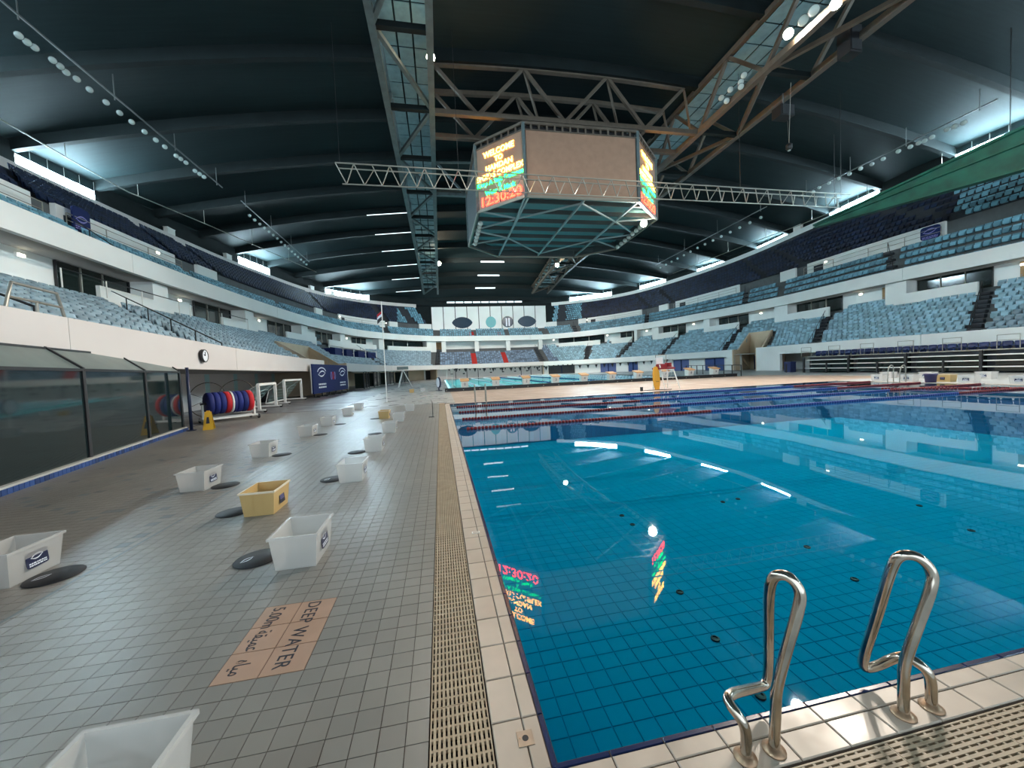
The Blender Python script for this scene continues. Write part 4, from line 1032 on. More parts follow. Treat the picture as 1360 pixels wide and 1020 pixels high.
# speaker boxes and hanging pendant
for (qx, qy), sx, sz, lab in (((1128, 57), .9, 1.7, 'black loudspeaker box under the truss beside the brightest lamp'), ((1040, 150), 1.2, .8, 'black loudspeaker box under the truss above the hanging pendant')):
    p = atX(qx, qy, 26.6); t = thing('loudspeaker', lab, 'speaker', (p[0], p[1], p[2]-sz/2))
    MB().box((0, 0, sz/2), (sx, .8, sz)).build('cabinet', 'black_metal', t, local=True); MB().box((0, -.42, sz/2), (sx*.85, .05, sz*.85)).build('grille', 'black_rubber', t, local=True)
    MB().bar((0, 0, sz), (0, 0, 21.6-(p[2]-sz/2)) if 21.6-(p[2]-sz/2) > sz+.05 else (0, 0, sz+.3), .08).build('bracket', 'lamp_body', t, local=True)
p = atX(1048, 195, 27.0); t = thing('pendant_unit', 'small dark pendant hung on two cables from the brown-grey truss', 'pendant', p)
MB().lathe([(.12, -.25), (.22, -.1), (.22, .15), (.08, .25)], n=12).build('body', 'black_metal', t, True, local=True); MB().lathe([(.1, -.3), (.1, -.25), (0, -.25)], n=10).build('lens', 'lamp_lens', t, local=True)
for dx in (-1.2, 1.0): MB().bar((0, 0, .2), (dx*.9, dx, 21.4-p[2] if 21.4 > p[2]+.5 else 2.5), .02).build('cable', 'alu', t, local=True)
# green gantry beams
t = thing('gantry_beam', 'long dark green steel gantry beam under the roof on the bleacher side', 'beam', (40, 25, 14.5))
X = 40
A = [atX(1082, 303, X), atX(1360, 168, X), atX(1360, 226, X)]
def beam(Y0, Y1, zt0, zt1, zb0, zb1, nm): 
    V = [(X, Y0, zb0), (X, Y1, zb1), (X, Y1, zt1), (X, Y0, zt0)]; V += [(v[0]+.5, v[1], v[2]) for v in V]
    MB().add(V, [(0, 1, 2, 3), (7, 6, 5, 4), (0, 4, 5, 1), (3, 2, 6, 7), (0, 3, 7, 4), (1, 5, 6, 2)]).build(nm, 'green_beam', t)
zt = lambda Y: A[0][2]+.35+(A[1][2]-A[0][2]-.35)*(A[0][1]-Y)/(A[0][1]-A[1][1])
zl2 = lambda Y: A[0][2]+(A[2][2]-A[0][2])*(A[0][1]-Y)/(A[0][1]-A[2][1])
beam(A[0][1], 5, zt(A[0][1]), zt(5), zl2(A[0][1]), zl2(5), 'web')
X = 39.75; mz = lambda Y: (zt(Y)*.62+zl2(Y)*.38)
beam(A[0][1], 5, zt(A[0][1])+.02, zt(5)+.02, zt(A[0][1])-.1, zt(5)-.25, 'flange'); beam(A[0][1], 5, mz(A[0][1]), mz(5), mz(A[0][1])-.04, mz(5)-.12, 'flange'); beam(A[0][1], 5, zl2(A[0][1])+.06, zl2(5)+.2, zl2(A[0][1]), zl2(5), 'flange')
for Y in (9, 20, 32): bar('hanger', (40.2, Y, zt(Y)), (40.2, Y, roof_z(40, Y)-.3), .035, .035, 'black_metal', t)

# ================================================================== CRATES AND DISCS
def crate_meshes(m, m2):
    bx0, by0, tx0, ty0, h, w = .165, .215, .205, .255, .30, .008
    def ring(x, y, z): return [(-x, -y, z), (x, -y, z), (x, y, z), (-x, y, z)]
    V = ring(bx0, by0, 0)+ring(tx0-.012, ty0-.012, h)+ring(tx0-.012-w, ty0-.012-w, h)+ring(bx0-w, by0-w, w)
    Fc = [(3, 2, 1, 0), (12, 13, 14, 15)]
    for a in (0, 4, 8):
        for k in range(4): Fc.append((a+k, a+(k+1) % 4, a+4+(k+1) % 4, a+4+k))
    tub = MB().add(V, Fc)
    for sx in (-.055, .055):                                # moulded ribs on the two long flanks
        for sy in (-1, 1): tub.add([(sx-.01, sy*(by0+.002), .02), (sx+.01, sy*(by0+.002), .02), (sx+.01, sy*(ty0-.006), h-.03), (sx-.01, sy*(ty0-.006), h-.03)], [(0, 1, 2, 3)])
    rim = MB()
    V = ring(tx0-.014, ty0-.014, h-.022)+ring(tx0, ty0, h-.022)+ring(tx0, ty0, h)+ring(tx0-.02, ty0-.02, h)
    rim.add(V, [(a+k, a+(k+1) % 4, (a+4) % 16+(k+1) % 4, (a+4) % 16+k) for a in (0, 4, 8, 12) for k in range(4)])
    return tub.mesh('tub', m), rim.mesh('rim', m2)
def rounded(w, h, r, n=5):
    out = []
    for cx, cy, a0 in ((w/2-r, h/2-r, 0), (-w/2+r, h/2-r, 90), (-w/2+r, -h/2+r, 180), (w/2-r, -h/2+r, 270)):
        for k in range(n+1): a = math.radians(a0+90*k/n); out.append((cx+r*math.cos(a), cy+r*math.sin(a)))
    return out
def swirl(mb, cx, cy, s, z=.0):
    """two crossing crescents like the printed emblem, in the xy plane"""
    for sg in (1, -1):
        n = 14; top = []; bot = []
        for k in range(n+1):
            u = k/n*2-1; yb_ = sg*(.42*(1-u*u)-.10)+.12*u; th = .15*(1-u*u)**.7+.012
            top.append((cx+s*u*.9, cy+s*(yb_+th/2))); bot.append((cx+s*u*.9, cy+s*(yb_-th/2)))
        P = bot+top[::-1]; V = [(x, y, z) for x, y in P]
        N = len(bot); Fc = [(i, i+1, 2*N-2-i, 2*N-1-i) for i in range(N-1)]
        mb.add(V, Fc)
def print_lines(mb, cx, cy, w, rows_, z=0, hh=.011):
    for k, (y, f) in enumerate(rows_):
        x = cx-w/2
        while x < cx+w/2-.004:
            l = random.uniform(.010, .03)*w/.15; mb.add([(x, cy+y-hh/2, z), (min(x+l, cx+w/2), cy+y-hh/2, z), (min(x+l, cx+w/2), cy+y+hh/2, z), (x, cy+y+hh/2, z)], [(0, 1, 2, 3)]); x += l*1.25
CRM = {'clear': crate_meshes('crate_clear', 'crate_clear'), 'cream': crate_meshes('crate_cream', 'crate_cream_light')}
lab_plate = MB().prism(rounded(.19, .14, .025), 0, .003).mesh('label', 'label_navy')
lp = MB(); swirl(lp, 0, .022, .062); print_lines(lp, 0, 0, .15, ((-.032, 1), (-.05, 1)), 0); lab_print = lp.mesh('label_print', 'label_white')
lab_dark = MB().prism(rounded(.15, .15, .01), 0, .003).mesh('label', 'ink')
lp = MB(); print_lines(lp, 0, 0, .11, ((-.02, 1), (.0, 1), (.02, 1)), 0, .009); dark_print = lp.mesh('label_print', 'lilac')
tilt = math.atan2(.04-.012, .30)
def crate(x, y, label, group, kind='clear', rz=0.0, sc=1.0, face=1):
    t = thing('storage_crate', label, 'crate', (x, y, .001), group, rz); t.scale = (sc,)*3
    tub, rim = CRM[kind]; child_mesh('tub', tub, t); child_mesh('rim', rim, t)
    M = Matrix.Translation((face*.180, 0, .155)) @ Matrix(((0, 0, face, 0), (face, 0, 0, 0), (0, 1, 0, 0), (0, 0, 0, 1))) @ Matrix.Rotation(-tilt, 4, 'X')
    p = child_mesh('label', lab_plate if kind == 'clear' else lab_dark, t); p.matrix_local = M @ Matrix.Translation((0, 0, .002))
    q = child_mesh('label_print', lab_print if kind == 'clear' else dark_print, p); q.location = (0, 0, .0036)
    return t
ORD = ['', 'second', 'third', 'fourth', 'fifth', 'sixth', 'seventh', 'eighth']
crate(-1.27, 1.50, 'clear plastic crate standing nearest the cream overflow grating end, before the DEEP WATER tiles', 'crates beside the grating', sc=1.0)
for k, (x, y) in enumerate([(-1.33, 3.76), (-1.46, 6.42), (-1.50, 8.72), (-1.50, 11.25), (-1.50, 13.7), (-1.40, 17.2)]):
    crate(x, y, 'clear plastic crate just past the DEEP WATER tiles' if k == 0 else 'clear plastic crate %s past the DEEP WATER tiles in the grating-side row' % ORD[k], 'crates beside the grating')
crate(-2.27, 5.28, 'solid cream plastic crate with a black label beside a black disc', 'cream crates', 'cream')
crate(-2.15, 14.9, 'beige plastic crate standing before the thin flag pole', 'cream crates', 'cream')
crate(-2.45, 33.0, 'beige plastic crate alone on the bright far deck', 'cream crates', 'cream'); crate(-1.55, 33.6, 'pale crate beside the beige one on the bright far deck', 'crates on the far deck', sc=1.1)
for k, (x, y) in enumerate([(-3.83, 4.08), (-3.82, 6.74), (-3.87, 9.08), (-3.82, 11.7), (-3.85, 13.8), (-3.9, 16.9), (-4.0, 19.5)]):
    crate(x, y, 'clear plastic crate with navy label, %s in the row beside the glazed booth' % (ORD[k] if k else 'first'), 'crates beside the booth')
for k, (x, y) in enumerate([(25.2, 17.6), (25.25, 16.2), (25.2, 13.8), (25.2, 12.1)]):
    crate(x, y, 'white crate at the pool edge below the folded bleachers, %s from the ladder' % ORD[k] if k else 'white crate at the pool edge beside the bleacher-side ladder', 'crates before the bleachers', rz=0, sc=1.25, face=-1)
for k, (x, y) in enumerate([(28.2, 19.2), (28.2, 17.2), (28.6, 15.0)]):
    crate(x, y, 'white crate in the back row against the folded bleachers, %s from the blue bin' % (ORD[k] if k else 'first'), 'crates before the bleachers', sc=1.3, face=-1)
crate(25.7, 14.95, 'bright cream crate between the white crates before the bleachers', 'crates before the bleachers', 'cream', sc=1.3, face=-1)
t = thing('storage_tub', 'small purple tub among the white crates before the bleachers', 'tub', atz(1236, 508))
MB().lathe([(.20, 0), (.24, .42), (.26, .42), (.26, .45), (.22, .45), (.19, .03), (0, .03)], n=16).build('body', 'purple', t, True, local=True); MB().lathe([(.255, .38), (.262, .38), (.262, .41), (.255, .41)], n=16).build('band', 'purple', t, local=True)
disc = MB().lathe([(.185, 0), (.19, .004), (.185, .010), (.02, .012), (0, .012)], n=30).mesh('disc', 'black_rubber', True)
dl = MB(); swirl(dl, 0, 0, .07, 0); disc_print = dl.mesh('print', 'label_white')
for k, (x, y, lab) in enumerate([(-3.46, 4.00, 'first crate by the booth'), (-3.46, 6.72, 'second crate by the booth'), (-3.5, 9.0, 'third crate by the booth'), (-3.5, 11.7, 'fourth crate by the booth'), (-3.5, 13.9, 'fifth crate by the booth'), (-1.76, 3.84, 'crate just past the DEEP WATER tiles'), (-2.66, 5.3, 'solid cream crate'), (-1.80, 6.5, 'second crate of the grating row'), (-1.86, 8.6, 'third crate of the grating row'), (-1.9, 11.1, 'fourth crate of the grating row'), (-2.5, 14.9, 'beige crate by the flag pole')]):
    t = thing('rubber_disc', 'flat black rubber disc on the deck beside the %s' % lab, 'disc', (x, y, .0008), 'rubber discs beside the crates'); t.scale = (1, 1, 1)
    child_mesh('disc', disc, t)
    if k in (0, 5, 7): q = child_mesh('print', disc_print, t, (-.08, -.02, .0125), (0, 0, .9))

# ================================================================== BOOTH SIDE
# glazed booth
G0, G1 = np.array([-5.75, 2.0]), np.array([-8.95, 15.1]); gd = (G1-G0)/np.linalg.norm(G1-G0); gn = np.array([-gd[1]*-1, -gd[0]])*-1
gn = np.array([gd[1], -gd[0]])                       # towards the pool
bo = thing('glazed_booth', 'long dark glazed booth with a sloping glass top under the lower tier', 'booth', (*G1, 0))
L_ = np.linalg.norm(G1-G0)
def P2(u, d, z): q = G0+gd*u+gn*d; return (q[0], q[1], z)
edges = [L_-d for d in (0, 2.55, 5.4, 8.2, 11.0)]
for a, b in zip(edges[1:], edges[:-1]):
    V = [P2(a+.05, 0, .13), P2(b-.05, 0, .13), P2(b-.05, 0, 2.03), P2(a+.05, 0, 2.03)]; V += [P2(a+.05, -.03, .13), P2(b-.05, -.03, .13), P2(b-.05, -.03, 2.03), P2(a+.05, -.03, 2.03)]
    MB().add(V, BQ).build('pane', 'booth_glass', bo)
    V = [P2(a+.05, .02, 2.06), P2(b-.05, .02, 2.06), P2(b-.05, -.52, 2.52), P2(a+.05, -.52, 2.52)]; V += [(x, y, z-.03) for x, y, z in V]
    MB().add(V, BQ).build('top_pane', 'awning_glass', bo)
for u in edges:
    bar('post', P2(u-.03, 0, .12), P2(u-.03, 0, 2.06), .07, .07, 'black_metal', bo); bar('rafter', P2(u-.03, .02, 2.07), P2(u-.03, -.55, 2.55), .06, .06, 'black_metal', bo)
bar('eave_rail', P2(edges[-1], 0, 2.05), P2(L_, 0, 2.05), .06, .06, 'black_metal', bo); bar('ridge_rail', P2(edges[-1], -.53, 2.53), P2(L_, -.53, 2.53), .05, .05, 'black_metal', bo)
V = [P2(L_, 0, .13), P2(L_, -1.2, .13), P2(L_, -1.2, 2.3), P2(L_, -.52, 2.5), P2(L_, 0, 2.05)]; MB().add(V+[(x+gd[0]*-.03, y+gd[1]*-.03, z) for x, y, z in V], [(0, 1, 2, 3, 4), (9, 8, 7, 6, 5)]+[(i, (i+1) % 5, 5+(i+1) % 5, 5+i) for i in range(5)]).build('end_pane', 'booth_glass', bo)
V = [P2(-2, -.9, 0), P2(L_, -.9, 0), P2(L_, -.9, 2.2), P2(-2, -.9, 2.2)]; MB().add(V, [(0, 1, 2, 3)]).build('back_wall', 'black_metal', bo)
V = [P2(-2, .14, 0), P2(L_, .14, 0), P2(L_, .10, .13), P2(-2, .10, .13), P2(-2, -.1, 0), P2(L_, -.1, 0), P2(L_, -.1, .13), P2(-2, -.1, .13)]
MB().add(V, BQ).build('plinth', 'plinth', bo)
mt = MB(); mt.b2((.006, -.004, 0), (.114, .004, .10)); mm = mt.mesh('mosaic_tile', 'mosaic')
for k in range(112):
    q = P2(k*.12, .143, .004); o = child_mesh('mosaic_tile', mm, bo, (q[0]-bo.location.x, q[1]-bo.location.y, q[2]), (0, 0, math.atan2(gd[1], gd[0])))
# blue pole
t = thing('blue_pole', 'dark blue steel pole beside the yellow warning sign', 'pole', (-8.62, 14.95, 0))
MB().tube([(0, 0, 0), (0, 0, 2.2)], .05, 10).build('shaft', 'blue_pole', t, True, local=True); MB().lathe([(.14, 0), (.14, .02), (.06, .03)], n=14).build('foot', 'blue_pole', t, local=True)
# wet floor sign
t = thing('warning_sign', 'yellow A-frame wet floor sign on the deck', 'sign', (-8.1, 15.0, 0), None, .35)
for sg in (-1, 1):
    b = MB(); V = [(-.15, sg*.19, 0), (.15, sg*.19, 0), (.09, sg*.015, .62), (-.09, sg*.015, .62)]; V += [(x, y+sg*.025, z) for x, y, z in V]; b.add(V, BQ).build('leaf', 'yellow_sign', t, local=True)
    V = [(-.05, sg*.165, .22), (.05, sg*.165, .22), (.03, sg*.105, .44), (-.03, sg*.105, .44)]; MB().add([(x, y+sg*.03, z) for x, y, z in V], [(0, 1, 2, 3)]).build('print', 'ink', t, local=True)
MB().b2((-.05, -.03, .60), (.05, .03, .66)).build('handle', 'yellow_sign', t, local=True)
# storage reel with rolled ropes
t = thing('rope_reel', 'blue and red rolled lane ropes on a wheeled storage reel', 'reel', (-8.85, 17.9, 0), None, -.80)
for k in range(8):
    yb_ = -.80+k*.20; m = 'foam_red' if k in (3, 7) else 'foam_blue'
    MB().lathe([(.1, yb_), (.42, yb_+.005), (.455, yb_+.04), (.455, yb_+.16), (.42, yb_+.195), (.1, yb_+.20)], (0, 0, .78), n=22, axis='y').build('rope_coil', m, t, True, local=True)
MB().tube([(0, -.98, .78), (0, .98, .78)], .05, 10).build('axle', 'black_metal', t, local=True)
MB().lathe([(.46, -.03), (.468, 0), (.46, .03)], (0, .03, .78), n=24, axis='y').build('strap', 'white_paint', t, local=True)
for sy in (-.92, .92):
    MB().bar((0, sy, .1), (0, sy, .8), .07).bar((-.45, sy, .12), (.45, sy, .12), .08).build('end_frame', 'white_paint', t, local=True)
    for sx in (-.42, .42): MB().lathe([(.09, -.03), (.09, .03)], (sx, sy, .09), n=12, axis='y').build('caster', 'black_rubber', t, local=True)
for sx in (-.3, .3): MB().bar((sx, -.92, .16), (sx, .92, .16), .07).build('side_beam', 'white_paint', t, local=True)
for k, (qx, qy, r) in enumerate(((277, 553, .82), (316, 548, .85))):
    c = atz(qx, qy, 0); t = thing('wire_hoop', 'large thin wire hoop leaning on the wall behind the rope reel' if k == 0 else 'large thin wire hoop beside the white goal frames', 'hoop', (c[0], c[1], 0), 'wire hoops by the reel')
    MB().tube([(r*math.cos(a), .15*math.sin(a), r+r*math.sin(a)) for a in np.linspace(0, 2*math.pi, 40)[:-1]], .02, 6, closed=True).build('rim', 'truss_warm', t, True, local=True)
    MB().bar((-r*.9, 0, r*.6), (r*.9, 0, r*1.4), .015).bar((r*.9, 0, r*.6), (-r*.9, 0, r*1.4), .015).build('spoke', 'truss_warm', t, local=True)
# goals
for k, (ga, gb, h) in enumerate((((345, 548), (367, 541), 1.42), ((379, 537), (401, 531), 1.55))):
    ga, gb = atz(*ga), atz(*gb); x, y = ga[:2]; w = float(np.linalg.norm(gb-ga))
    t = thing('goal_frame', ('white water polo goal frame beside the wire hoops', 'white water polo goal frame next to the blue banner')[k], 'goal', (x, y, 0), 'water polo goals', math.atan2(gb[1]-ga[1], gb[0]-ga[0])-math.pi/2)
    for yy, nm in ((0, 'post'), (w, 'post')): MB().bar((0, yy, .12), (0, yy, h), .13).build(nm, 'white_paint', t, local=True)
    MB().bar((0, 0, h), (0, w, h), .13).build('crossbar', 'white_paint', t, local=True)
    for yy in (0, w): MB().tube([(0, yy, h), (-.9, yy, h*.6), (-1.1, yy, .15)], .02, 6).bar((-1.1, yy, .12), (.3, yy, .12), .08).build('back_stay', 'white_paint', t, local=True)
    MB().bar((-1.1, 0, .12), (-1.1, w, .12), .06).build('base_bar', 'white_paint', t, local=True)
    nb = MB()
    for q in np.linspace(0, w, 14): nb.bar((-.02, q, h), (-1.08, q, .15), .008)
    for f in np.linspace(0, 1, 8): nb.bar((-.02-1.06*f, 0, h-(h-.15)*f), (-.02-1.06*f, w, h-(h-.15)*f), .008)
    nb.build('net', 'teal_paint', t, local=True)
    for yy in (0, w): MB().lathe([(.08, -.03), (.08, .03)], (.25, yy, .08), n=12, axis='y').build('caster', 'black_rubber', t, local=True)
t = thing('storage_bin', 'dark bin standing inside the goal frame by the banner', 'bin', (-12.9, 30.6, 0)); MB().lathe([(.3, 0), (.36, .9), (.38, .9), (.38, .95), (0, .97)], n=16).build('body', 'black_bin', t, True, local=True); MB().lathe([(.385, .88), (.385, .92)], n=16).build('band', 'alu', t, local=True)
# banner wall
bl_, br_ = atY(417, 480, 33.0), atY(463, 483, 40.0)
a0 = np.array([-10.2, 33.0]); a1 = np.array([-9.6, 42.0]); bd = (a1-a0)/np.linalg.norm(a1-a0); bw = np.linalg.norm(a1-a0)
t = thing('banner_board', 'tall navy banner board with white emblems standing on short legs', 'banner', (a0[0], a0[1], 0), None, math.atan2(bd[1], bd[0]))
MB().b2((0, -.05, .30), (bw, .05, 2.75)).build('board', 'banner_blue', t, local=True)
MB().b2((0, .05, .35), (bw, .12, 2.70)).build('frame', 'white_paint', t, local=True); MB().b2((bw, -.06, .25), (bw+.12, .1, 2.8)).build('edge_post', 'white_paint', t, local=True)
for x in np.linspace(.2, bw-.2, 6): MB().bar((x, 0, .3), (x, 0, 0), .07).bar((x, -.45, .03), (x, .45, .03), .07).build('leg', 'black_metal', t, local=True)
for cx in (bw*.22, bw*.82):
    e = MB(); swirl(e, 0, 0, .75, 0); n = 24
    for sg, r_, in ((1, .80), ):
        pts = [(r_*math.cos(q), r_*.62*math.sin(q)+.12) for q in np.linspace(.25, math.pi-.1, n)]
        V = [(x, y, 0) for x, y in pts]+[(x*.86, (y-.12)*.80+.12, 0) for x, y in pts]; e.add(V, [(i, i+1, n+i+1, n+i) for i in range(n-1)])
    o = e.build('emblem', 'label_white', t, local=True); o.matrix_local = Matrix(((1.25, 0, 0, cx), (0, 0, -1, -.056), (0, .9, 0, 1.95), (0, 0, 0, 1)))
    e = MB(); print_lines(e, 0, 0, 1.7, ((.1, 1), (-.16, 1)), 0, .13); o = e.build('lettering', 'label_white', t, local=True); o.matrix_local = Matrix(((1, 0, 0, cx), (0, 0, -1, -.056), (0, 1, 0, .95), (0, 0, 0, 1)))
for k in range(3): 
    e = MB().tube([(bw*.47+k*.45+.16*math.cos(q), -.056, 1.75+.34*math.sin(q)) for q in np.linspace(0, 2*math.pi, 16)[:-1]], .035, 5, closed=True); e.build('emblem', ('lilac', 'foam_red', 'lilac')[k], t, local=True)
# wall clock on the parapet
s = s_of_px(C1, 267, 2.75); p = at_s(C1, s); n = nrm_s(s)
t = thing('wall_clock', 'round white wall clock in a black rim on the lower parapet', 'clock', (p[0]-n[0]*.04, p[1]-n[1]*.04, 2.72), None, math.atan2(n[1], n[0]))
MB().lathe([(.26, 0), (.26, -.10), (.23, -.12), (.22, -.09)], n=24, axis='x').build('rim', 'black_metal', t, True, local=True)
MB().lathe([(.225, -.095), (0, -.096)], n=24, axis='x').build('dial', 'clock_face', t, local=True)
MB().bar((-.105, 0, 0), (-.105, .0, .16), .02).bar((-.105, 0, 0), (-.105, .1, .05), .02).build('hands', 'ink', t, local=True)
# shelters along the far left deck
for k, (x, y) in enumerate(((-9.0, 49), (-8.6, 54.5), (-7.6, 60.5), (-6.0, 66.5))):
    t = thing('team_shelter', 'grey glazed team shelter with a slanted top, %s from the navy banner' % (ORD[k] if k else 'first'), 'shelter', (x, y, 0), 'team shelters under the lower tier', -.12*k*.8)
    MB().b2((-1.0, -1.6, .1), (0, 1.6, 1.9)).build('cabin', 'suite_glass', t, local=True); MB().add([(-1.2, -1.7, 2.0), (.4, -1.7, 2.0), (.4, 1.7, 2.0), (-1.2, 1.7, 2.0), (-1.2, -1.7, 2.16), (.4, -1.7, 2.06), (.4, 1.7, 2.06), (-1.2, 1.7, 2.16)], BQ).build('roof', 'awning_glass', t, local=True)
    for yy in (-1.6, 0, 1.6): MB().bar((.02, yy, 0), (.02, yy, 2.0), .1).build('post', 'black_metal', t, local=True)
    MB().b2((-1.0, -1.6, 0), (.02, 1.6, .12)).build('base', 'plinth', t, local=True)
# flag pole on the deck, thin stand, hurdle stands
t = thing('flag_pole', 'tall thin white pole with a small dark flag standing on the deck', 'pole', (-3.12, 22.8, 0))
MB().tube([(0, 0, 0), (0, 0, 5.85)], .025, 8).build('shaft', 'white_paint', t, local=True); MB().lathe([(.22, 0), (.22, .02), (.04, .05)], n=14).build('foot', 'alu', t, local=True)
for z0, z1, m in ((5.15, 5.3, 'flag_red'), (5.0, 5.15, 'label_white'), (4.8, 5.0, 'black_metal')): MB().add([(-.02, 0, z0), (-.28, .02, z0-.25), (-.28, .02, z1-.2), (-.02, 0, z1)], [(0, 1, 2, 3)]).build('flag_cloth', m, t, local=True)
p = atz(575, 554); t = thing('line_stand', 'thin dark wire stand on the deck near the grating', 'stand', p)
MB().tube([(0, 0, 0), (0, 0, .55), (-.05, .3, .62)], .012, 6).bar((-.15, 0, .012), (.05, 0, .012), .02).build('wire', 'black_metal', t, local=True); MB().bar((-.05, -.1, .008), (-.05, .12, .008), .016).build('foot', 'black_metal', t, local=True)
p = atz(583, 519); t = thing('pace_clock', 'round white pace clock in a dark blue rim on a small stand', 'clock', (p[0], p[1], 0), None, .35)
MB().lathe([(.48, -.06), (.50, 0), (.48, .06)], (0, 0, .72), n=28, axis='x').build('rim', 'blue_pole', t, True, local=True); MB().lathe([(0, .065), (.41, .066)], (0, 0, .72), n=28, axis='x').lathe([(0, -.065), (.41, -.066)], (0, 0, .72), n=28, axis='x').build('dial', 'clock_face', t, local=True)
MB().b2((-.2, -.3, 0), (.2, .3, .05)).bar((0, 0, .05), (0, 0, .25), .08).build('stand', 'blue_pole', t, local=True)
p = atz(562, 507); t = thing('camera_stand', 'white tripod stand with a box top on the far deck', 'stand', (-4.4, 47, 0))
MB().bar((0, 0, 2.1), (1.0, 0, 0), .08).build('leg', 'white_paint', t, local=True); MB().bar((0, 0, 2.1), (-.6, .6, 0), .08).build('leg', 'white_paint', t, local=True); MB().bar((0, 0, 2.1), (-.6, -.6, 0), .08).build('leg', 'white_paint', t, local=True)
MB().box((0, 0, 2.3), (1.3, .4, .35)).build('head', 'awning_glass', t, local=True)

# ================================================================== FAR POOL
fb = structure('pool_basin_far', 'bright turquoise basin of the far pool', 'pool')
MB().b2((QX0, QY0, -2.2), (QX1, QY1, -1.2)).build('basin_floor', 'pool_bright', fb)
for lo_, hi_ in (((QX0-.2, QY0, -2), (QX0, QY1, .0)), ((QX1, QY0, -2), (QX1+.2, QY1, 0)), ((QX0, QY1, -2), (QX1, QY1+.2, 0)), ((QX0, QY0-.2, -2), (QX1, QY0, 0))): MB().b2(lo_, hi_).build('basin_wall', 'pool_bright', fb)
for k in range(10):
    x = QX0+1.3+k*2.58; MB().b2((x-.12, QY0+2, -1.2), (x+.12, QY1-2, -1.19)).build('lane_marking', 'navy_tile', fb)
o = MB().add([(QX0, QY0, -.03), (QX1, QY0, -.03), (QX1, QY1, -.03), (QX0, QY1, -.03)], [(0, 1, 2, 3)]).build('pool_water', 'water_far'); tag(o, 'bright turquoise water of the far pool with lanes', 'water', kind='stuff')
kb = structure('trim_2', 'low black kerb along the near end of the far pool', 'kerb'); MB().b2((QX0-.9, QY0-.35, 0), (QX1+.6, QY0-.1, .22)).build('kerb', 'black_metal', kb); MB().b2((QX0-.9, QY0-.40, .22), (QX1+.6, QY0+.3, .27)).build('kerb_cap', 'black_rubber', kb)
for k in range(20): MB().b2((QX0-.8+k*1.36, QY0-.37, .08), (QX0-.72+k*1.36, QY0-.35, .14)).build('kerb_bolt', 'alu', kb)
for k in range(10):
    x = 1.95+k*2.62
    t = thing('starting_block', 'white starting block with a tan top on the black kerb, %s from the pace clock' % (['nearest']+['second', 'third', 'fourth', 'fifth', 'sixth', 'seventh', 'eighth', 'ninth', 'tenth'])[k], 'starting block', (x, QY0-.05, .27), 'starting blocks of the far pool')
    MB().add([(-.28, 0, 0), (.28, 0, 0), (.28, .5, 0), (-.28, .5, 0), (-.28, -.12, .5), (.28, -.12, .5), (.28, .5, .62), (-.28, .5, .62)], [(3, 2, 1, 0), (4, 5, 6, 7), (0, 1, 5, 4), (1, 2, 6, 5), (2, 3, 7, 6), (3, 0, 4, 7)]).build('pedestal', 'white_paint', t, local=True)
    MB().add([(-.36, -.2, .5), (.36, -.2, .5), (.36, .6, .66), (-.36, .6, .66), (-.36, -.2, .58), (.36, -.2, .58), (.36, .6, .74), (-.36, .6, .74)], [(3, 2, 1, 0), (4, 5, 6, 7), (0, 1, 5, 4), (1, 2, 6, 5), (2, 3, 7, 6), (3, 0, 4, 7)]).build('platform', 'block_orange', t, local=True)
    text('number', str(k % 10), .3, 'label_navy', frame_M((0, -.075, .27), (1, 0, 0), (0, -.2, 1)), t, ext=.003)
for k in range(1, 10):
    x = QX0+k*2.58; t = thing('lane_rope', 'pale lane rope running the length of the far pool towards the end wall', 'lane rope', (x, QY0, 0), 'lane ropes of the far pool')
    MB().tube([(0, .3, 0), (0, QY1-QY0-.3, 0)], .012, 5).build('cable', 'float_blue', t, local=True)
    b = MB()
    for j in range(60): b.lathe([(.03, .5+j*.8), (.08, .55+j*.8), (.08, .95+j*.8), (.03, 1.0+j*.8)], (0, 0, .0), n=6, axis='y')
    b.build('float_run', 'float_blue' if k in (4, 6) else 'label_white', t, local=True)
# pennant lines
for k, (y, z0) in enumerate(((40.5, 1.95), (73.0, 2.1))):
    t = thing('pennant_line', ('string of dark pennants across the starting end of the far pool', 'string of dark pennants across the end-wall end of the far pool')[k], 'pennants', (QX0, y, 0), 'pennant lines')
    for x in (0, QX1-QX0): MB().tube([(x, 0, 0), (x, 0, z0+.05)], .03, 8).build('post', 'white_paint', t, local=True)
    W_ = QX1-QX0; pts = [(x, 0, z0-.25*math.sin(math.pi*x/W_)) for x in np.linspace(0, W_, 20)]; MB().tube(pts, .008, 5).build('cord', 'black_metal', t, local=True)
    pm_ = MB().add([(-.17, 0, 0), (.17, 0, 0), (0, 0, -.42), (-.17, .01, 0), (.17, .01, 0), (0, .01, -.42)], [(0, 1, 2), (5, 4, 3)]).mesh('pennant', 'black_metal')
    for j in range(26): x = .5+j*.99; child_mesh('pennant', pm_, t, (x, 0, z0-.25*math.sin(math.pi*x/W_)))
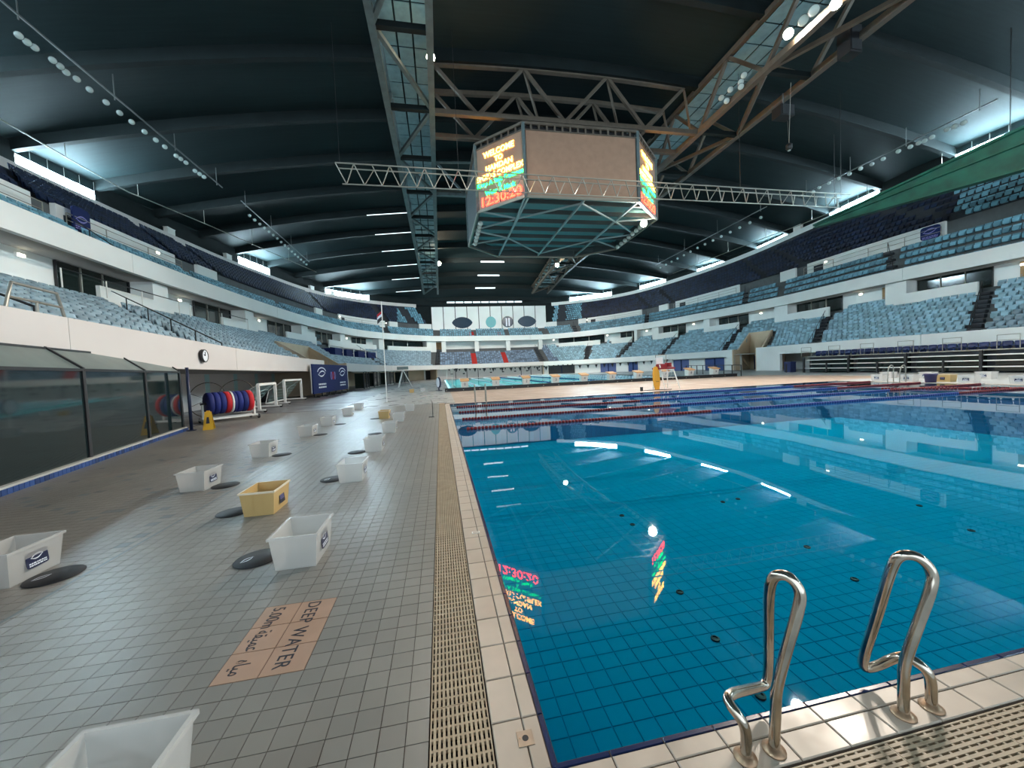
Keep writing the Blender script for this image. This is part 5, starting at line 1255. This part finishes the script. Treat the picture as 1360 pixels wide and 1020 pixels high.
# doors and openings in the deck-level wall under the far and right tiers
def wall_piece(C, d, px0, px1, z0, z1, m, nm, parent, zz=1.2):
    sa, sb_ = s_of_px(off(C, d), px0, zz), s_of_px(off(C, d), px1, zz); mb = MB(); band(mb, C, sa, sb_, d-.06, d, z0, z1, 1); return mb.build(nm, m, parent)
dk = 20
for (a, b, m, lab) in ((728, 764, 'black_metal', 'wide dark opening in the deck wall below the lower tier'), (797, 819, 'curtain', 'lilac-blue shutter doors in the deck wall'), (834, 848, 'door_blue', 'blue glazed doors in the deck wall'), (894, 916, 'curtain', 'lilac-blue door hung with shirts in the deck wall'), (936, 963, 'door_blue', 'wide blue double doors in the deck wall next to the tunnel mouth')):
    dk += 1; w = structure('door_%d' % dk, lab, 'door'); wall_piece(C1, 1.2, a, b, 0, 1.9, m, 'door_leaf', w)
    for f in (0, .5, 1): x = a+(b-a)*f; wall_piece(C1, 1.13, x-.5, x+.5, 0, 1.9, 'white_paint' if f != .5 else 'navy_tile', 'door_frame', w)
w = structure('door_30', 'dark storage opening in the wall below the far left tier', 'door'); wall_piece(C1, 4.2, 565, 583, 0, 2.0, 'black_metal', 'door_leaf', w); wall_piece(C1, 4.14, 563, 565, 0, 2.05, 'white_paint', 'door_frame', w)
for k, px_ in enumerate((605, 620, 635, 692, 705, 720)):
    wall_piece(C1, 1.6, px_-.4, px_+.4, 0, 2.1, 'black_metal', 'wall_joint', wl)
for px_ in (600, 616, 652, 668, 684, 700, 716): wall_piece(C1, 1.6, px_-1.4, px_+1.4, .9, 1.15, 'black_metal', 'wall_plate', wl)
# rail behind the far pool on the right
t = thing('deck_railing', 'black steel railing along the deck beside the far pool', 'railing', (27.6, 32, 0))
P0, P1 = np.array([27.9, 30.9, 0]), np.array([31.5, 44, 0]); n = 9
for k in range(n): q = P0+(P1-P0)*k/(n-1); bar('post', q, q+np.array([0, 0, 1.05]), .06, .06, 'black_metal', t)
for z in (.5, 1.05): bar('rail', P0+[0, 0, z], P1+[0, 0, z], .05, .05, 'black_metal', t)
# lifeguard chair with rescue board
p = atz(862, 517); t = thing('lifeguard_chair', 'tall white lifeguard chair with a red seat between the pools', 'chair', (13.1, 21.0, 0), None, .15)
for sx in (.05, .95):
    MB().bar((sx+.25*(1 if sx > .5 else 0), -.5, 0), (sx, -.1, 1.5), .05).build('leg', 'white_paint', t, local=True); MB().bar((sx+.25*(1 if sx > .5 else 0), .55, 0), (sx, .3, 1.5), .05).build('leg', 'white_paint', t, local=True)
for z in (.35, .7, 1.05): MB().bar((.05, -.45+z*.25, z), (1.1-z*.1, -.45+z*.25, z), .04).build('rung', 'white_paint', t, local=True)
MB().b2((-.15, -.35, 1.22), (1.0, .35, 1.32)).build('platform', 'red_seat', t, local=True); MB().b2((.1, -.15, 1.32), (.6, .3, 1.55)).build('seat', 'red_seat', t, local=True); MB().b2((.1, .24, 1.5), (.6, .32, 1.95)).build('backrest', 'white_paint', t, local=True)
MB().tube([(.1, .3, 1.95), (.1, .3, 2.1), (.9, .3, 2.1), (.9, .3, 1.3)], .025, 6).build('hoop', 'alu', t, local=True); MB().b2((.62, -.3, 1.34), (.78, .1, 1.6)).build('armrest', 'red_seat', t, local=True)
t = thing('rescue_board', 'tall orange rescue board leaning on the lifeguard chair', 'board', (12.85, 20.75, 0), None, .1)
pts = [(.20*w_, z) for w_, z in ((.6, .0), (.95, .25), (1.15, .6), (1.1, 1.0), (.8, 1.28), (.35, 1.4))]; poly = pts+[(-x, z) for x, z in pts[::-1]]
V = [(x, .03+z*.08, z) for x, z in poly]+[(x, -.06+z*.08, z) for x, z in poly]; n = len(poly)
MB().add(V, [tuple(range(n)), tuple(range(2*n-1, n-1, -1))]+[(i, (i+1) % n, n+(i+1) % n, n+i) for i in range(n)]).build('shell', 'orange_board', t, local=True)
MB().bar((-.1, -.07, .5), (.1, -.07, .5), .02).build('grip', 'black_rubber', t, local=True)
t = thing('cable_cover', 'thin dark cable lying at the foot of the orange rescue board', 'cable', (11.6, 20.35, 0)); MB().tube([(0, 0, .02), (1.1, .05, .02), (1.9, -.1, .02)], .018, 6).build('cable', 'black_rubber', t, local=True); MB().box((0, 0, .12), (.12, .12, .24)).build('plug_box', 'black_metal', t, local=True)

# ================================================================== BLEACHER SIDE
BX = 35.4
bl = thing('folded_bleachers', 'folded retractable bleachers of dark decks below the lower tier', 'bleachers', (BX, 24, 0))
for k, z in enumerate((.42, .82, 1.20, 1.52)):
    bar('deck_edge', (BX+.08*k, -2, z), (BX+.08*k, 31.2, z), .12, .07, 'white_paint', bl)
    for j in range(8):
        y0 = -1.9+j*4.15
        MB().b2((BX+.12+.08*k, y0, z-.30), (BX+.6+.08*k, y0+3.55, z-.04)).build('riser', 'suite_glass' if k != 3 else 'dark_step', bl)
for j in range(9):
    y = -1.9+j*4.14; bar('frame_post', (BX-.05, y, 0), (BX-.05, y, 1.5), .14, .14, 'black_metal', bl); bar('frame_post', (BX-.08, y+1.9, 0), (BX-.08, y+1.9, .9), .1, .1, 'black_metal', bl)
MB().b2((BX+.6, -2, 0), (BX+1.1, 31.2, 1.5)).build('carcass', 'dark_step', bl); MB().b2((BX+.1, -2, 1.50), (BX+1.5, 31.2, 1.57)).build('top_deck', 'alu', bl)
for j in range(12):
    y = 1+j*2.7; MB().tube([(BX+.2, y, 1.55), (BX+.2, y, 2.45), (BX+.2, y+1.0, 2.45), (BX+.2, y+1.0, 1.55)], .022, 6).tube([(BX+.2, y, 2.1), (BX+.2, y+1.0, 2.1)], .018, 5).build('end_rail', 'alu', bl)
fv, ff = seat_parts(.46)[0]; fm = make_mesh('backrest', [(x, y-.1, z*.95-.33) for x, y, z in fv], ff, 'navy_fold', True); fp = MB().box((0, .0, .2), (.44, .36, .06)).mesh('seat', 'navy_fold')
for j in range(54):
    y = 30.4-j*.54
    t = thing('folding_seat', 'navy folding seat in the single row on top of the folded bleachers', 'seat', (BX+.55, y, 1.57), 'navy seats on the bleachers', -math.pi/2); child_mesh('backrest', fm, t); child_mesh('seat', fp, t)
t = thing('waste_bin', 'dark blue waste bin in the alcove beside the folded bleachers', 'bin', (36.3, 33.6, 0)); MB().b2((-.35, -.35, 0), (.35, .35, 1.0)).build('body', 'bin_blue', t, local=True); MB().b2((-.38, -.38, 1.0), (.38, .38, 1.1)).build('lid', 'bin_blue', t, local=True)
wr = structure('wall_alcove', 'white end pier of the lower tier beside the tunnel mouth', 'wall')
sB = VOM[1][1]; mb = MB(); band(mb, C1, sB, sB+5, 0, .35, 0, 2.05, 1); mb.build('pier', 'white_panel', wr)
sA = VOM[1][0]; mb = MB(); band(mb, C1, sA-1.6, sA, 0, .35, 0, 2.05, 1); mb.build('pier', 'white_panel', wr)
# signs with the swirl emblem on the upper wall
for px_, lab in ((95, 'navy emblem sign on the upper wall of the booth side'), (1240, 'navy emblem sign on the upper wall of the bleacher side')):
    s = s_of_px(C3, px_); p = at_s(C3, s); n = nrm_s(s); w, h = (1.35, 1.8) if px_ < 680 else (1.5, 1.25)
    t = thing('emblem_sign', lab, 'sign', (p[0]-n[0]*.45, p[1]-n[1]*.45, p[2]-1.9))
    x = np.array([-n[1], n[0], 0])*(-1)
    zz = 1.9-h/2+(.15 if px_ < 680 else -.2)
    M = Matrix(frame_M((0, 0, zz), np.cross((0, 0, 1), -n), (0, 0, 1)))
    o = MB().prism(rounded(w, h, .25), -.05, .05).build('board', 'banner_blue', t, local=True); o.matrix_local = M
    e = MB(); swirl(e, 0, .15, w*.42, .06); print_lines(e, 0, 0, w*.8, ((-.38, 1), (-.52, 1)), .06, .08); o = e.build('emblem', 'lilac', t, local=True); o.matrix_local = M
# two people-sized tripod items and a covered table left of the end wall are too small to tell apart: blue wheeled lounger stacks on the left lower tier
for k, px_ in enumerate((447, 462, 478, 492)):
    s = s_of_px(R1[5], px_, 5); p = at_s(R1[5], s)
    t = thing('cover_board', 'dark blue covered seat block with white end frames in the lower tier', 'seat cover', p, 'covered seat blocks', math.atan2(nrm_s(s)[1], nrm_s(s)[0]))
    MB().b2((-.3, -1.35, .1), (1.6, 1.35, 1.1)).build('cover', 'banner_blue', t, local=True)
    for yy in (-1.45, ): MB().tube([(-.4, yy, 0), (-.4, yy, 1.3), (1.5, yy, 1.6), (1.5, yy, .5), (-.4, yy, .6)], .07, 6).build('end_frame', 'white_paint', t, local=True)
